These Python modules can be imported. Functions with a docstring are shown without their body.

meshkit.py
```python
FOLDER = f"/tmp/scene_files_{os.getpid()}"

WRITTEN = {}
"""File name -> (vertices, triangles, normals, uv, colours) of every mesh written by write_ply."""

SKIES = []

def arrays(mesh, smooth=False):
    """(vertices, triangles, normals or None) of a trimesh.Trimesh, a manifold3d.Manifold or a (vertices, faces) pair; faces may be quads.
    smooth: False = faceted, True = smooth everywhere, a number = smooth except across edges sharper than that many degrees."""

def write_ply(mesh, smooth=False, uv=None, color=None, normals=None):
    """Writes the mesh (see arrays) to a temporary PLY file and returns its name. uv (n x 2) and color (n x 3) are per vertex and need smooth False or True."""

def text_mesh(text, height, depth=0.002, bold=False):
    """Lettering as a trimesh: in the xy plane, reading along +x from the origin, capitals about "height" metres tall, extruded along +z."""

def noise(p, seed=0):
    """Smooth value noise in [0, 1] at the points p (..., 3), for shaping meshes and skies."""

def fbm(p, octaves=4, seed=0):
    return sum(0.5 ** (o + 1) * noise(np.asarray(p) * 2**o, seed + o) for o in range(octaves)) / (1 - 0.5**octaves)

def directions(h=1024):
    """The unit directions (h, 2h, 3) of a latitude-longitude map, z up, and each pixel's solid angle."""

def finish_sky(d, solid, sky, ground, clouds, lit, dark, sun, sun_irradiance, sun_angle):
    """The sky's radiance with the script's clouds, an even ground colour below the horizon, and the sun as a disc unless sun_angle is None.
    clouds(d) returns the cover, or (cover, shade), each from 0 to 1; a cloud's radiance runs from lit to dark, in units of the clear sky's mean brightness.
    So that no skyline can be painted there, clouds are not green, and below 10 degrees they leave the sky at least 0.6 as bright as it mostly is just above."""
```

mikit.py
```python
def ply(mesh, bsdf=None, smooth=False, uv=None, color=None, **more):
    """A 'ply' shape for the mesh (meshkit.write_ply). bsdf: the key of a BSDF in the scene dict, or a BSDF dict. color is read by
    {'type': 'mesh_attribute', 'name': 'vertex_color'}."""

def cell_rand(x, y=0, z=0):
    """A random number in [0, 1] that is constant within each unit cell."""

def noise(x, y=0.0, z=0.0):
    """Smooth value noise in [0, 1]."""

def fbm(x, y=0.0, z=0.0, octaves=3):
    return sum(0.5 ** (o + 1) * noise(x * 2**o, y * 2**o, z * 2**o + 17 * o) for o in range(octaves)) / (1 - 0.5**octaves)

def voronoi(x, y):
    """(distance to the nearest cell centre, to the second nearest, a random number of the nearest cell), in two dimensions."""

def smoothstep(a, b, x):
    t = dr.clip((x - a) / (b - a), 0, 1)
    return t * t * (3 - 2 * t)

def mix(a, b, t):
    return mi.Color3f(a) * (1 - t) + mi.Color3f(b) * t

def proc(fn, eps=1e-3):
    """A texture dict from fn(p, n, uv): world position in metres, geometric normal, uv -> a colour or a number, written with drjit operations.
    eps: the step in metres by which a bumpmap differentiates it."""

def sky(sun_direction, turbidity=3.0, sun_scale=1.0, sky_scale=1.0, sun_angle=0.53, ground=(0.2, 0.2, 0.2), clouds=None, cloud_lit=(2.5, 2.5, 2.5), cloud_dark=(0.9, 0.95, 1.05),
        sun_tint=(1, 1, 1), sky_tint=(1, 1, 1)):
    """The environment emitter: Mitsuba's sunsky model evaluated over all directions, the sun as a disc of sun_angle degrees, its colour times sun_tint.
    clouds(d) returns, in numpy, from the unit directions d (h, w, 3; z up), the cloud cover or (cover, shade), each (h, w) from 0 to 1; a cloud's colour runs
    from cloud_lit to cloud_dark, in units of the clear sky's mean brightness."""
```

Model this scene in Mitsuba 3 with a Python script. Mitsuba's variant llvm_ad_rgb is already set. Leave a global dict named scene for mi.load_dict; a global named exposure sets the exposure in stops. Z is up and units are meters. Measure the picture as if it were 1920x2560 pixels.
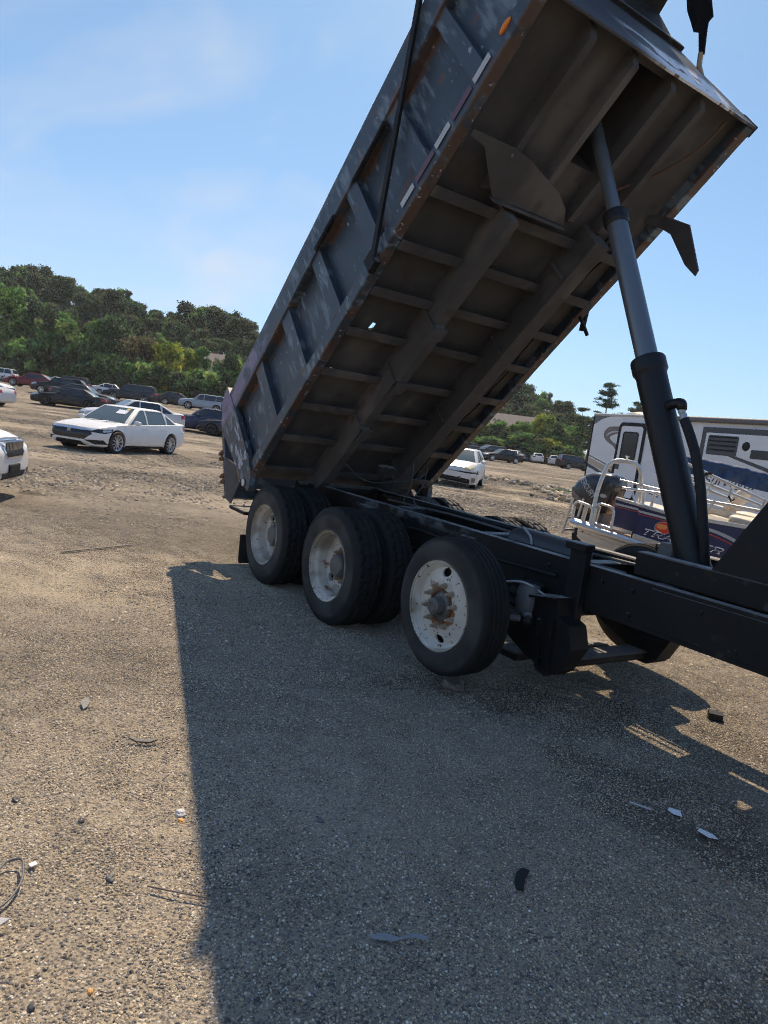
import math, random
import numpy as np
import trimesh
import manifold3d as m3
import drjit as dr
import mitsuba as mi
import mikit, meshkit
from mikit import noise, fbm, voronoi, smoothstep, mix, cell_rand

T = mi.ScalarTransform4f
scene, labels = {}, {}
rng = np.random.default_rng(7)

# ------------------------------------------------------------------ camera, sky, exposure
CAM = np.array([6.3516, -4.0847, 1.6943])
FWD = np.array([-0.82117, 0.55881, -0.11580])
UPV = np.array([-0.17083, -0.04709, 0.98417])
scene['camera'] = {'type': 'perspective', 'fov': 58.555, 'fov_axis': 'x', 'near_clip': 0.05, 'far_clip': 6000.0,
                   'to_world': T().look_at(origin=CAM.tolist(), target=(CAM + FWD).tolist(), up=UPV.tolist())}


def sky_clouds(d):
    az = np.arctan2(d[..., 1], d[..., 0]); el = np.arcsin(np.clip(d[..., 2], -1, 1))
    e = np.tan(np.clip(el, 0, 1.45))
    u, v = np.cos(az) / (e + .35), np.sin(az) / (e + .35)
    w = meshkit.fbm(np.stack([u * 1.3, v * 1.3, u * 0], -1), 3, 4) - .5
    p = np.stack([u * 1.6 + 1.1 * v + w * 2.0, v * 2.8 - u * 1.7 + w * 2.6, u * 0 + 3.1], -1)
    a = meshkit.fbm(p * 1.5, 6, 3); b = meshkit.fbm(p * .55 + 4.0, 3, 18)
    c = np.clip((a - .42) * 2.6, 0, 1) ** 1.3 * np.clip((b - .46) * 5, 0, 1) * .75
    haze = .03 + .16 * np.exp(-np.clip(el, 0, 2) / .16)
    return np.clip(c + haze, 0, 1)


SUN = (-0.575, 0.428, 1.0)
scene['sky'] = mikit.sky(SUN, turbidity=3.0, sun_scale=1.1, sky_scale=1.0, ground=(.2, .18, .15), clouds=sky_clouds,
                         cloud_lit=(2.1, 2.15, 2.2), cloud_dark=(1.2, 1.25, 1.3), sky_tint=(.98, 1.20, 1.30), sun_tint=(1.03, 1.0, .94))
exposure = 1.8

# ------------------------------------------------------------------ helpers
FWH = np.array([FWD[0], FWD[1], 0.0]); FWH /= np.linalg.norm(FWH)      # level view axis: the lot's rows follow it
RTH = np.array([FWH[1], -FWH[0], 0.0])
BSD = {}


def mat(name, d):
    scene['m_' + name] = d
    BSD[name] = 'm_' + name
    return name


def prin(c, rough=.5, metal=0.0, spec=.5, **k):
    c = {'type': 'rgb', 'value': list(c)} if isinstance(c, (tuple, list)) else c
    return {'type': 'twosided', 'b': {'type': 'principled', 'base_color': c, 'roughness': rough, 'metallic': metal, 'specular': spec, **k}}


def paint(name, c):
    return mat(name, prin(c, .32, 0.0, .5, clearcoat=1.0, clearcoat_gloss=.94))


class MB:
    """collects pieces of one mesh"""
    def __init__(s): s.v, s.f, s.n = [], [], 0
    def add(s, v, f):
        s.v.append(np.asarray(v, float)); s.f.append(np.asarray(f, int) + s.n); s.n += len(v); return s
    def tm(s, m): return s.add(m.vertices, m.faces)
    def mesh(s): return trimesh.Trimesh(np.vstack(s.v), np.vstack(s.f), process=False)
    def box(s, a, b, ch=0.004): return s.add(*cbox(a, b, ch))
    def tube(s, pts, r, n=8): return s.add(*tube(pts, r, n))


_hull_faces = {}


def cbox(a, b, ch=0.004):
    a, b = np.minimum(a, b).astype(float), np.maximum(a, b).astype(float)
    ch = min(ch, .3 * (b - a).min())
    c, h = (a + b) / 2, (b - a) / 2
    v = []
    for sx in (-1, 1):
        for sy in (-1, 1):
            for sz in (-1, 1):
                for k in range(3):
                    o = np.array([1., 1, 1]) * ch / 1; o[k] = 0
                    v.append(np.array([sx, sy, sz]) * (h - o))
    v = np.array(v)
    if 'f' not in _hull_faces:
        hv = []
        for sx in (-1, 1):
            for sy in (-1, 1):
                for sz in (-1, 1):
                    for k in range(3):
                        o = np.ones(3) * .2; o[k] = 0
                        hv.append(np.array([sx, sy, sz]) * (1 - o))
        hv = np.array(hv)
        from scipy.spatial import ConvexHull
        q = ConvexHull(hv); f = q.simplices.copy()
        nn = np.cross(hv[f[:, 1]] - hv[f[:, 0]], hv[f[:, 2]] - hv[f[:, 0]])
        flip = (nn * hv[f].mean(1)).sum(1) < 0
        f[flip] = f[flip][:, ::-1]; _hull_faces['f'] = f
    return v + c, _hull_faces['f']


def tube(pts, r, n=8, cap=True):
    p = np.asarray(pts, float); t = np.gradient(p, axis=0); t /= np.linalg.norm(t, axis=1, keepdims=True) + 1e-12
    ref = np.array([0, 0, 1.]) if abs(t[:, 2]).mean() < .8 else np.array([1., 0, 0])
    a = np.cross(t, ref); a /= np.linalg.norm(a, axis=1, keepdims=True) + 1e-12; b = np.cross(t, a)
    r = np.broadcast_to(r, (len(p),)); ang = np.arange(n) * 2 * np.pi / n
    v = (p[:, None] + r[:, None, None] * (np.cos(ang)[None, :, None] * a[:, None] + np.sin(ang)[None, :, None] * b[:, None])).reshape(-1, 3)
    f = []
    for i in range(len(p) - 1):
        for j in range(n):
            q = (i * n + j, i * n + (j + 1) % n, (i + 1) * n + (j + 1) % n, (i + 1) * n + j)
            f += [(q[0], q[2], q[1]), (q[0], q[3], q[2])]
    if cap:
        k = len(v); v = np.vstack([v, p[:1], p[-1:]])
        for j in range(n):
            f.append((k, j, (j + 1) % n)); m = (len(p) - 1) * n
            f.append((k + 1, m + (j + 1) % n, m + j))
    return v, np.array(f)[:, ::-1] * 1


def bend(pts, k=6, r=.08):
    """polyline with rounded corners"""
    p = [np.asarray(q, float) for q in pts]; out = [p[0]]
    for i in range(1, len(p) - 1):
        a, b = p[i - 1] - p[i], p[i + 1] - p[i]; la, lb = np.linalg.norm(a), np.linalg.norm(b)
        q = min(r, .45 * la, .45 * lb); A, B = p[i] + a / la * q, p[i] + b / lb * q
        for t in np.linspace(0, 1, k): out.append((1 - t) ** 2 * A + 2 * t * (1 - t) * p[i] + t * t * B)
    return np.array(out + [p[-1]])


def prism(poly, a, b, axes='xz'):
    """polygon (2-D) in the plane named by axes, extruded from a to b along the third axis"""
    from shapely.geometry import Polygon
    pg = Polygon(poly).buffer(0)
    if hasattr(pg, 'geoms'): pg = max(pg.geoms, key=lambda q: q.area)
    m = trimesh.creation.extrude_polygon(pg, abs(b - a), engine='earcut')
    v = np.array(m.vertices); o = np.zeros_like(v); ix = {'x': 0, 'y': 1, 'z': 2}
    i, j = ix[axes[0]], ix[axes[1]]; k = 3 - i - j
    o[:, i], o[:, j], o[:, k] = v[:, 0], v[:, 1], v[:, 2] + min(a, b)
    f = np.array(m.faces)
    if (i, j, k) in ((0, 2, 1), (1, 0, 2), (2, 1, 0)): f = f[:, ::-1]
    return o, f


def lathe(prof, n=48, axis='y'):
    """profile of (radius, along) revolved; uv = (angle, radius)"""
    pr = np.asarray(prof, float); a = np.linspace(0, 2 * np.pi, n + 1)
    v = np.stack([pr[None, :, 0] * np.cos(a)[:, None], np.broadcast_to(pr[None, :, 1], (n + 1, len(pr))), pr[None, :, 0] * np.sin(a)[:, None]], -1).reshape(-1, 3)
    uv = np.stack([np.broadcast_to(a[:, None] / (2 * np.pi), (n + 1, len(pr))), np.broadcast_to(pr[None, :, 0], (n + 1, len(pr)))], -1).reshape(-1, 2)
    i, j = np.meshgrid(np.arange(n), np.arange(len(pr) - 1), indexing='ij'); k = len(pr)
    q = np.stack([i * k + j, i * k + j + 1, (i + 1) * k + j + 1, (i + 1) * k + j], -1).reshape(-1, 4)
    f = np.vstack([q[:, [0, 1, 2]], q[:, [0, 2, 3]]])
    if axis == 'x': v = v[:, [1, 0, 2]]; f = f[:, ::-1]
    if axis == 'z': v = v[:, [0, 2, 1]]; f = f[:, ::-1]
    return v, f, uv


def M4(x, y, z, o):
    m = np.eye(4); m[:3, 0], m[:3, 1], m[:3, 2], m[:3, 3] = x, y, z, o
    return m


def tw(m): return T(np.asarray(m, float).tolist()) if not isinstance(m, mi.ScalarTransform4f) else m


def yawm(x, y, z, deg, tilt=0):
    a = math.radians(deg); c, s = math.cos(a), math.sin(a)
    return M4([c, s, 0], [-s, c, 0], [0, 0, 1], [x, y, z])


def numbered(key):
    if key not in scene and key not in labels and not any(k.startswith(key + '__') for k in scene): return key
    i = 1
    while f'{key}_{i:03d}' in scene or f'{key}_{i:03d}' in labels or any(k.startswith(f'{key}_{i:03d}__') for k in scene): i += 1
    return f'{key}_{i:03d}'


def ply(mesh, m, smooth=False, **k):
    if isinstance(mesh, MB): mesh = mesh.mesh()
    return mikit.ply(mesh, BSD[m], smooth=smooth, **k)


def put(parent, name, mesh, m=None, smooth=False, tr=None, label=None, **k):
    """ONE entry of scene; mesh may be a ready ply dict"""
    key = numbered(f'{parent}__{name}' if parent else name)
    d = dict(mesh) if isinstance(mesh, dict) else ply(mesh, m, smooth, **k)
    if isinstance(mesh, dict) and m is not None: d['bsdf'] = {'type': 'ref', 'id': BSD[m]}
    if tr is not None: d['to_world'] = tw(tr)
    scene[key] = d
    if label: labels[key] = {'label': label}
    return key


def thing(name, label, cat, group=None):
    key = numbered(name); labels[key] = {'label': label, 'category': cat}
    if group: labels[key]['group'] = group
    return key


def tag(key, label, cat=None, group=None, kind=None):
    labels[key] = {k: v for k, v in (('label', label), ('category', cat), ('group', group), ('kind', kind)) if v}
    return key


def man(v, f):
    m = m3.Manifold(m3.Mesh(np.asarray(v, np.float32), np.asarray(f, np.uint32)))
    if m.volume() < 0: m = m3.Manifold(m3.Mesh(np.asarray(v, np.float32), np.asarray(f, np.uint32)[:, ::-1].copy()))
    return m


def unman(m):
    q = m.to_mesh(); return trimesh.Trimesh(np.array(q.vert_properties[:, :3], float), np.array(q.tri_verts), process=False)


# ------------------------------------------------------------------ materials
# the tipped bed's own axes: s along the floor, y across, h out of the floor
TH = 0.76763; B0 = np.array([-0.5933, 0.0, 0.95])
D_ = np.array([math.cos(TH), 0, math.sin(TH)]); N_ = np.array([-math.sin(TH), 0, math.cos(TH)])
BED = M4(D_, [0, 1, 0], N_, B0)


def bed_sh(p):
    x, z = p.x - float(B0[0]), p.z - float(B0[2])
    return x * float(D_[0]) + z * float(D_[2]), x * float(N_[0]) + z * float(N_[2])


def f_bedpaint(p, n, uv):
    s, h = bed_sh(p)
    base = mix((.018, .026, .036), (.05, .068, .088), fbm(s * 2.1, p.y * 2, h * 3.0, 3))
    streak = fbm(s * 26, p.y * 9, h * 5, 3) * fbm(s * 2.3 + 5, p.y * 2, h * 2.3, 2)
    c = mix(base, (.15, .19, .22), smoothstep(.26, .46, streak) * .8)
    pur = smoothstep(.9, 1.0, h) * smoothstep(2.2, .6, s)
    c = mix(c, (.20, .15, .24), pur * smoothstep(.4, .6, fbm(s * 5, p.y * 5, h * 5, 3)) * .8)
    rust = fbm(s * 7 + 3, p.y * 7, h * 7, 4)
    edge = smoothstep(.10, .0, dr.abs(h - .90)) + smoothstep(.05, .0, dr.abs(h)) * 1.2 + smoothstep(.06, .0, dr.abs(h - .14)) * .6
    c = mix(c, (.085, .05, .036), smoothstep(.64, .76, rust + .20 * edge) * .85)
    white = smoothstep(.66, .74, fbm(s * 34 + 20, p.y * 30, h * 9, 4) * .8 + .14 * fbm(s * 4, p.y * 3, h * 3 + 9, 2) + .20 * smoothstep(.35, .0, dr.abs(s - .05)) * smoothstep(.95, .55, h) * smoothstep(.1, .25, h))
    return mix(c, (.34, .38, .44), white * .75)


def f_rust(p, n, uv):
    s, h = bed_sh(p)
    a = fbm(s * 2.2, p.y * 2.2, h * 2.2, 4); b = fbm(s * 15, p.y * 15, h * 15, 3)
    c = mix((.036, .0345, .0345), (.090, .086, .084), a * .8 + b * .35)
    c = mix(c, (.17, .157, .145), smoothstep(.52, .74, fbm(s * 1.5 + 8, p.y * 2.5 + 3, h * 2, 4)) * .55)
    return mix(c, (.06, .046, .039), smoothstep(.60, .74, fbm(s * 5 + 1, p.y * 5, h * 5 + 7, 4)) * .6)


def f_front(p, n, uv):
    s, h = bed_sh(p)
    w = fbm(p.y * 2.2 + 4, h * 3 + 2, 0, 4)
    t = smoothstep(-.3, .2, p.y) * smoothstep(1.1, .9, p.y) * smoothstep(.75, .55, h + .25 * w)
    c = mix((.03, .035, .045), (.055, .06, .07), w)
    c = mix(c, (.62, .64, .68), t * smoothstep(.33, .42, w + .05))
    return mix(c, (.16, .09, .05), smoothstep(.66, .7, fbm(p.y * 14, h * 14, 1, 3)) * t)


def f_frame(p, n, uv):
    a = fbm(p.x * 3, p.y * 3, p.z * 5, 4); b = fbm(p.x * 22, p.y * 22, p.z * 22, 3)
    c = mix((.006, .006, .0068), (.014, .0132, .0125), a)
    up = smoothstep(.5, .95, n.z)
    c = mix(c, (.26, .25, .24), up * smoothstep(.2, .6, b * .6 + a * .5) * .95)
    band = smoothstep(.90, .99, p.z) * smoothstep(1.03, 1.0, p.z) * smoothstep(.2, .8, p.x) * smoothstep(2.6, 1.9, p.x)
    c = mix(c, (.10, .105, .11), band * smoothstep(.42, .62, fbm(p.x * 6, p.y * 6, p.z * 9 + 3, 4)))
    return mix(c, (.045, .04, .035), smoothstep(.62, .75, b) * smoothstep(.55, .7, a) * .8)


def f_tyre(p, n, uv):
    r = uv.y
    c = mix((.009, .009, .0095), (.020, .0195, .0195), fbm(p.x * 9, p.y * 9, p.z * 9, 4))
    side = smoothstep(.455, .42, r)
    c = mix(c, (.10, .094, .085), smoothstep(.4975, .503, r) * (.35 + .65 * smoothstep(.3, .6, fbm(p.x * 4 + 2, p.y * 8, p.z * 4, 3))) * smoothstep(.0, .5, p.y))
    c = mix(c, (.055, .054, .053), side * (.35 + .65 * smoothstep(.3, .75, fbm(p.x * 5, p.y * 5, p.z * 5 + 2, 3))))
    return mix(c, (.10, .098, .095), smoothstep(.33, .305, r) * .6)


def f_wheel(p, n, uv):
    r = uv.y
    c = mix((.44, .41, .345), (.60, .575, .52), fbm(p.x * 6, p.y * 6, p.z * 6, 3))
    k = fbm(p.x * 40, p.y * 40, p.z * 40, 3)
    m = fbm(p.x * 11, p.y * 11, p.z * 11, 4)
    zone = smoothstep(.20, .10, r)
    c = mix(c, (.19, .085, .035), smoothstep(.53, .62, m * .75 + zone * .32))
    c = mix(c, (.16, .08, .04), smoothstep(.70, .74, k + zone * .06))
    dirt = smoothstep(.50, .72, fbm(p.x * 4 + 3, p.y * 4, p.z * 4 + 1, 3) + .14 * smoothstep(.26, .30, r))
    return mix(c, (.20, .165, .12), dirt * .8)


def f_ground(p, n, uv):
    x, y = p.x, p.y
    big = fbm(x * .22 + 3, y * .22, 0, 4)
    # wheel tracks run roughly across the view
    al = x * float(RTH[0]) + y * float(RTH[1]); dp = x * float(FWH[0]) + y * float(FWH[1])
    trk = fbm(al * .07 + 2, dp * .55, 3.0, 4)
    gr = smoothstep(.42, .60, .5 * big + .55 * trk)
    d1, d2, w1 = voronoi(x * 85, y * 85)
    e1, e2, w2 = voronoi(x * 34 + 7, y * 34 + 3)
    fine = fbm(x * 150, y * 150, 0, 3)
    sand = mix((.31, .265, .20), (.48, .42, .33), fine * .8 + .3 * fbm(x * 3, y * 3, 5, 3))
    st = mix((.13, .12, .115), (.46, .42, .36), dr.power(w1, 1.3))
    st = mix(st, (.66, .62, .55), smoothstep(.90, .96, w1))
    c = mix(sand * 1.0, st, (.30 + .55 * gr) * smoothstep(.52, .36, d1))
    st2 = mix((.10, .098, .10), (.42, .39, .35), w2)
    c = mix(c, st2, smoothstep(.30, .22, d1 * 0 + e1) * smoothstep(.55, .9, cell_rand(w2 * 997.0)) * (.15 + .8 * gr))
    dark = smoothstep(.42, .56, fbm(al * .16 + 11, dp * .7, 7.0, 4))
    far = smoothstep(4.0, 8.0, dr.sqrt(dr.square(x - 5.0) + dr.square(y + 2.5)))   # coarser stone away from the worn patch beside the truck
    d5, d6, w5 = voronoi(x * 11 + 3, y * 11 + 1)
    c = mix(c, mix((.10, .10, .105), (.40, .37, .33), w5), far * smoothstep(.42, .30, d5) * smoothstep(.35, .8, cell_rand(w5 * 733.0)) * (.25 + .7 * dark))
    c = mix(c, c * mi.Color3f(.62, .64, .68), dark * (.35 + .65 * fbm(x * 7, y * 7, 3, 3))) * (.86 + .26 * fbm(x * .9 + 1, y * .9 + 2, 2, 3))
    c = c * (1.10 - .30 * gr)
    stain = smoothstep(.64, .74, fbm(x * 1.1 + 40, y * 1.1 + 12, 8.0, 4))
    c = c * (1 - .45 * stain)
    return c * mi.Color3f(.94, .92, .90)


def f_groundbump(p, n, uv):
    x, y = p.x, p.y
    d1, d2, w1 = voronoi(x * 85, y * 85)
    e1, e2, w2 = voronoi(x * 34 + 7, y * 34 + 3)
    return .004 * smoothstep(.6, .1, d1) * w1 + .009 * smoothstep(.38, .1, e1) * smoothstep(.5, .9, cell_rand(w2 * 997.0)) + .03 * fbm(x * 2.2, y * 2.2, 1, 3) + .05 * fbm(x * 6, y * 6, 4, 2)


def f_camper(p, n, uv):
    return mix((.60, .60, .60), (.68, .68, .68), fbm(p.x * 1.5, p.y * 1.5, p.z * 4, 3))


def f_alu(p, n, uv):
    return mix((.52, .51, .49), (.74, .73, .71), fbm(p.x * 5, p.y * 5, p.z * 20, 3))


def f_bark(p, n, uv): return mix((.05, .04, .03), (.13, .105, .08), fbm(p.x * 5, p.y * 5, p.z * 2, 3))


def f_rock(p, n, uv): return mix((.14, .13, .12), (.42, .38, .33), fbm(p.x * 3.1, p.y * 3.1, p.z * 3, 3))


P = mikit.proc
mat('bedpaint', prin(P(f_bedpaint), .48, 0, .5))
mat('rust', prin(P(f_rust), .75, 0, .3))
mat('front', prin(P(f_front), .5, 0, .5))
mat('frame', prin(P(f_frame), .62, 0, .25))
mat('tyre', prin(P(f_tyre), .75, 0, .25))
mat('wheelwhite', prin(P(f_wheel), .45, 0, .5))
mat('camper', prin(P(f_camper), .35, 0, .5))
mat('alu', prin(P(f_alu), .33, .75, .5))
mat('bark', prin(P(f_bark), .9, 0, .2))
mat('rock', prin(P(f_rock), .9, 0, .3))
scene['m_ground'] = {'type': 'bumpmap', 'arbitrary': P(f_groundbump, .004), 'scale': 1.0, 'bsdf': {'type': 'diffuse', 'reflectance': P(f_ground)}}
BSD['ground'] = 'm_ground'
scene['m_stone'] = {'type': 'diffuse', 'reflectance': {'type': 'mesh_attribute', 'name': 'vertex_color'}}; BSD['stone'] = 'm_stone'
scene['m_leaf'] = {'type': 'principledthin', 'base_color': {'type': 'mesh_attribute', 'name': 'vertex_color'}, 'roughness': .5, 'diff_trans': .75, 'spec_trans': 0.0}
BSD['leaf'] = 'm_leaf'
mat('black', prin((.010, .010, .0105), .6, 0, .3))
mat('blackgloss', prin((.012, .013, .016), .16))
mat('cylblack', prin((.011, .0115, .0135), .45, 0, .35))
mat('cylsteel', prin((.16, .18, .20), .36, .6))
mat('chrome', prin((.75, .76, .78), .12, 1.0))
mat('galv', prin((.42, .43, .43), .45, .7))
mat('rustiron', prin((.10, .055, .035), .8))
mat('nut', prin((.33, .27, .20), .55, .1))
mat('greyhub', prin((.115, .112, .105), .5, .2))
mat('tapewhite', prin((.42, .42, .42), .35))
mat('tapered', prin((.11, .045, .06), .4))
mat('amber', prin((.75, .22, .03), .25))
mat('glass', prin((.022, .028, .032), .05, 0, .8))
mat('screen', prin((.075, .10, .11), .08, 0, .8))
mat('lampglass', prin((.45, .47, .48), .12, .3, .8))
mat('lampyellow', prin((.50, .44, .30), .15, .2, .8))
mat('redlens', prin((.35, .015, .015), .15, 0, .7))
mat('rubber', prin((.02, .02, .021), .7, 0, .3))
mat('rimdark', prin((.03, .03, .032), .3, .4))
mat('rimalu', prin((.62, .63, .65), .25, .85))
mat('grey', prin((.12, .12, .122), .55))
mat('greydark', prin((.055, .055, .06), .45))
mat('lightgrey', prin((.42, .42, .42), .5))
mat('white', prin((.78, .78, .78), .4))
mat('paper', prin((.80, .82, .85), .7))
mat('yellow', prin((.75, .55, .06), .5))
mat('tan', prin((.42, .34, .25), .5))
mat('taupe', prin((.16, .13, .11), .45))
mat('vinyl', prin((.62, .54, .42), .5))
mat('deckcarpet', prin((.33, .22, .16), .9))
mat('navy', prin((.018, .024, .085), .22, 0, .6, clearcoat=.6))
mat('redline', prin((.55, .05, .04), .3))
mat('ballred', prin((.65, .05, .025), .3))
mat('ballorange', prin((.80, .30, .10), .3))
mat('bluecanvas', prin((.028, .062, .14), .7))
mat('motorblack', prin((.016, .017, .02), .18, 0, .6, clearcoat=1.0))
mat('wood', prin((.36, .27, .18), .8))
mat('roofshingle', prin((.21, .18, .16), .9))
mat('siding', prin((.50, .49, .46), .8))
mat('amberstone', prin((.60, .30, .08), .7))
mat('film', prin((.24, .25, .27), .3))
paint('pwhite', (.62, .62, .615)); dk = dict(clearcoat=1.0, clearcoat_gloss=.96); mat('pblack', prin((.005, .005, .006), .5, 0, .15, **dk)); mat('pgrey', prin((.03, .037, .04), .5, 0, .2, **dk)); mat('pred', prin((.15, .008, .014), .5, 0, .2, **dk))
paint('psilver', (.48, .49, .50)); mat('pblue', prin((.008, .018, .07), .5, 0, .2, **dk)); mat('pslate', prin((.010, .015, .024), .5, 0, .2, **dk)); paint('plblue', (.25, .30, .35)); mat('pdgreen', prin((.008, .010, .014), .5, 0, .2, **dk))

# ------------------------------------------------------------------ the ground


def terrain(x, y):
    x, y = np.asarray(x, float), np.asarray(y, float)
    dx, dy = x - CAM[0], y - CAM[1]
    dp = dx * FWH[0] + dy * FWH[1]; la = dx * RTH[0] + dy * RTH[1]
    ss = lambda a, b, t: (lambda q: q * q * (3 - 2 * q))(np.clip((t - a) / (b - a), 0, 1))
    r = la / np.maximum(dp, 1.0)
    up = np.interp(dp, [25, 33, 40, 48, 53, 58, 68, 80], [0, .16, .24, .34, .72, 1.0, 1.25, 1.3]) * ss(.12, -.34, r) + .12 * ss(40, 80, dp)
    hill = (11.0 * ss(95, 190, dp) * ss(.16, -.35, r) + 3.0 * ss(110, 220, dp))
    return up + hill


def make_ground():
    n, s0, q = 215, .035, 1.0395
    st = s0 * q ** np.arange(n); c = np.concatenate([-np.cumsum(st)[::-1], [0], np.cumsum(st)])
    X, Y = np.meshgrid(c + 3.6, c - 1.4, indexing='ij')
    R = np.hypot(X - 3.6, Y + 1.4)
    Z = terrain(X, Y)
    pt = np.stack([X, Y, 0 * X], -1)
    Z = Z + (meshkit.fbm(pt * .35, 3, 5) - .5) * .10 * np.clip((R - 9) / 15, 0, 1) + (meshkit.fbm(pt * 1.7, 3, 9) - .5) * .06 * np.clip((R - 8) / 12, 0, 1)
    Z = Z + (meshkit.fbm(pt * 9, 3, 2) - .5) * .006
    k = len(c); v = np.stack([X, Y, Z], -1).reshape(-1, 3)
    i, j = np.meshgrid(np.arange(k - 1), np.arange(k - 1), indexing='ij')
    f = np.stack([i * k + j, (i + 1) * k + j, (i + 1) * k + j + 1, i * k + j + 1], -1).reshape(-1, 4)
    put(None, 'ground', (v, f), 'ground', smooth=True); tag('ground', 'tan and grey gravel lot floor', kind='structure')


make_ground()

ICO = trimesh.creation.icosphere(subdivisions=0, radius=1.0)
_q = trimesh.transformations.random_rotation_matrix(np.array([.3, .6, .2]))
OCT = trimesh.Trimesh(np.array([[1, 0, 0], [-1, 0, 0], [0, 1, 0], [0, -1, 0], [0, 0, 1], [0, 0, -1]]) @ _q[:3, :3].T * 1.15, [[0, 2, 4], [2, 1, 4], [1, 3, 4], [3, 0, 4], [2, 0, 5], [1, 2, 5], [3, 1, 5], [0, 3, 5]], process=False)
ICO1 = trimesh.creation.icosphere(subdivisions=1, radius=1.0)
STONECOL = np.array([(.47, .39, .28), (.39, .32, .225), (.54, .46, .35), (.27, .245, .21), (.12, .115, .115), (.19, .18, .17), (.60, .54, .44), (.68, .65, .58), (.33, .29, .24), (.37, .25, .15)])
SPROB = np.array([.21, .17, .15, .11, .07, .08, .08, .02, .10, .01]); SPROB = SPROB / SPROB.sum()


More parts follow.
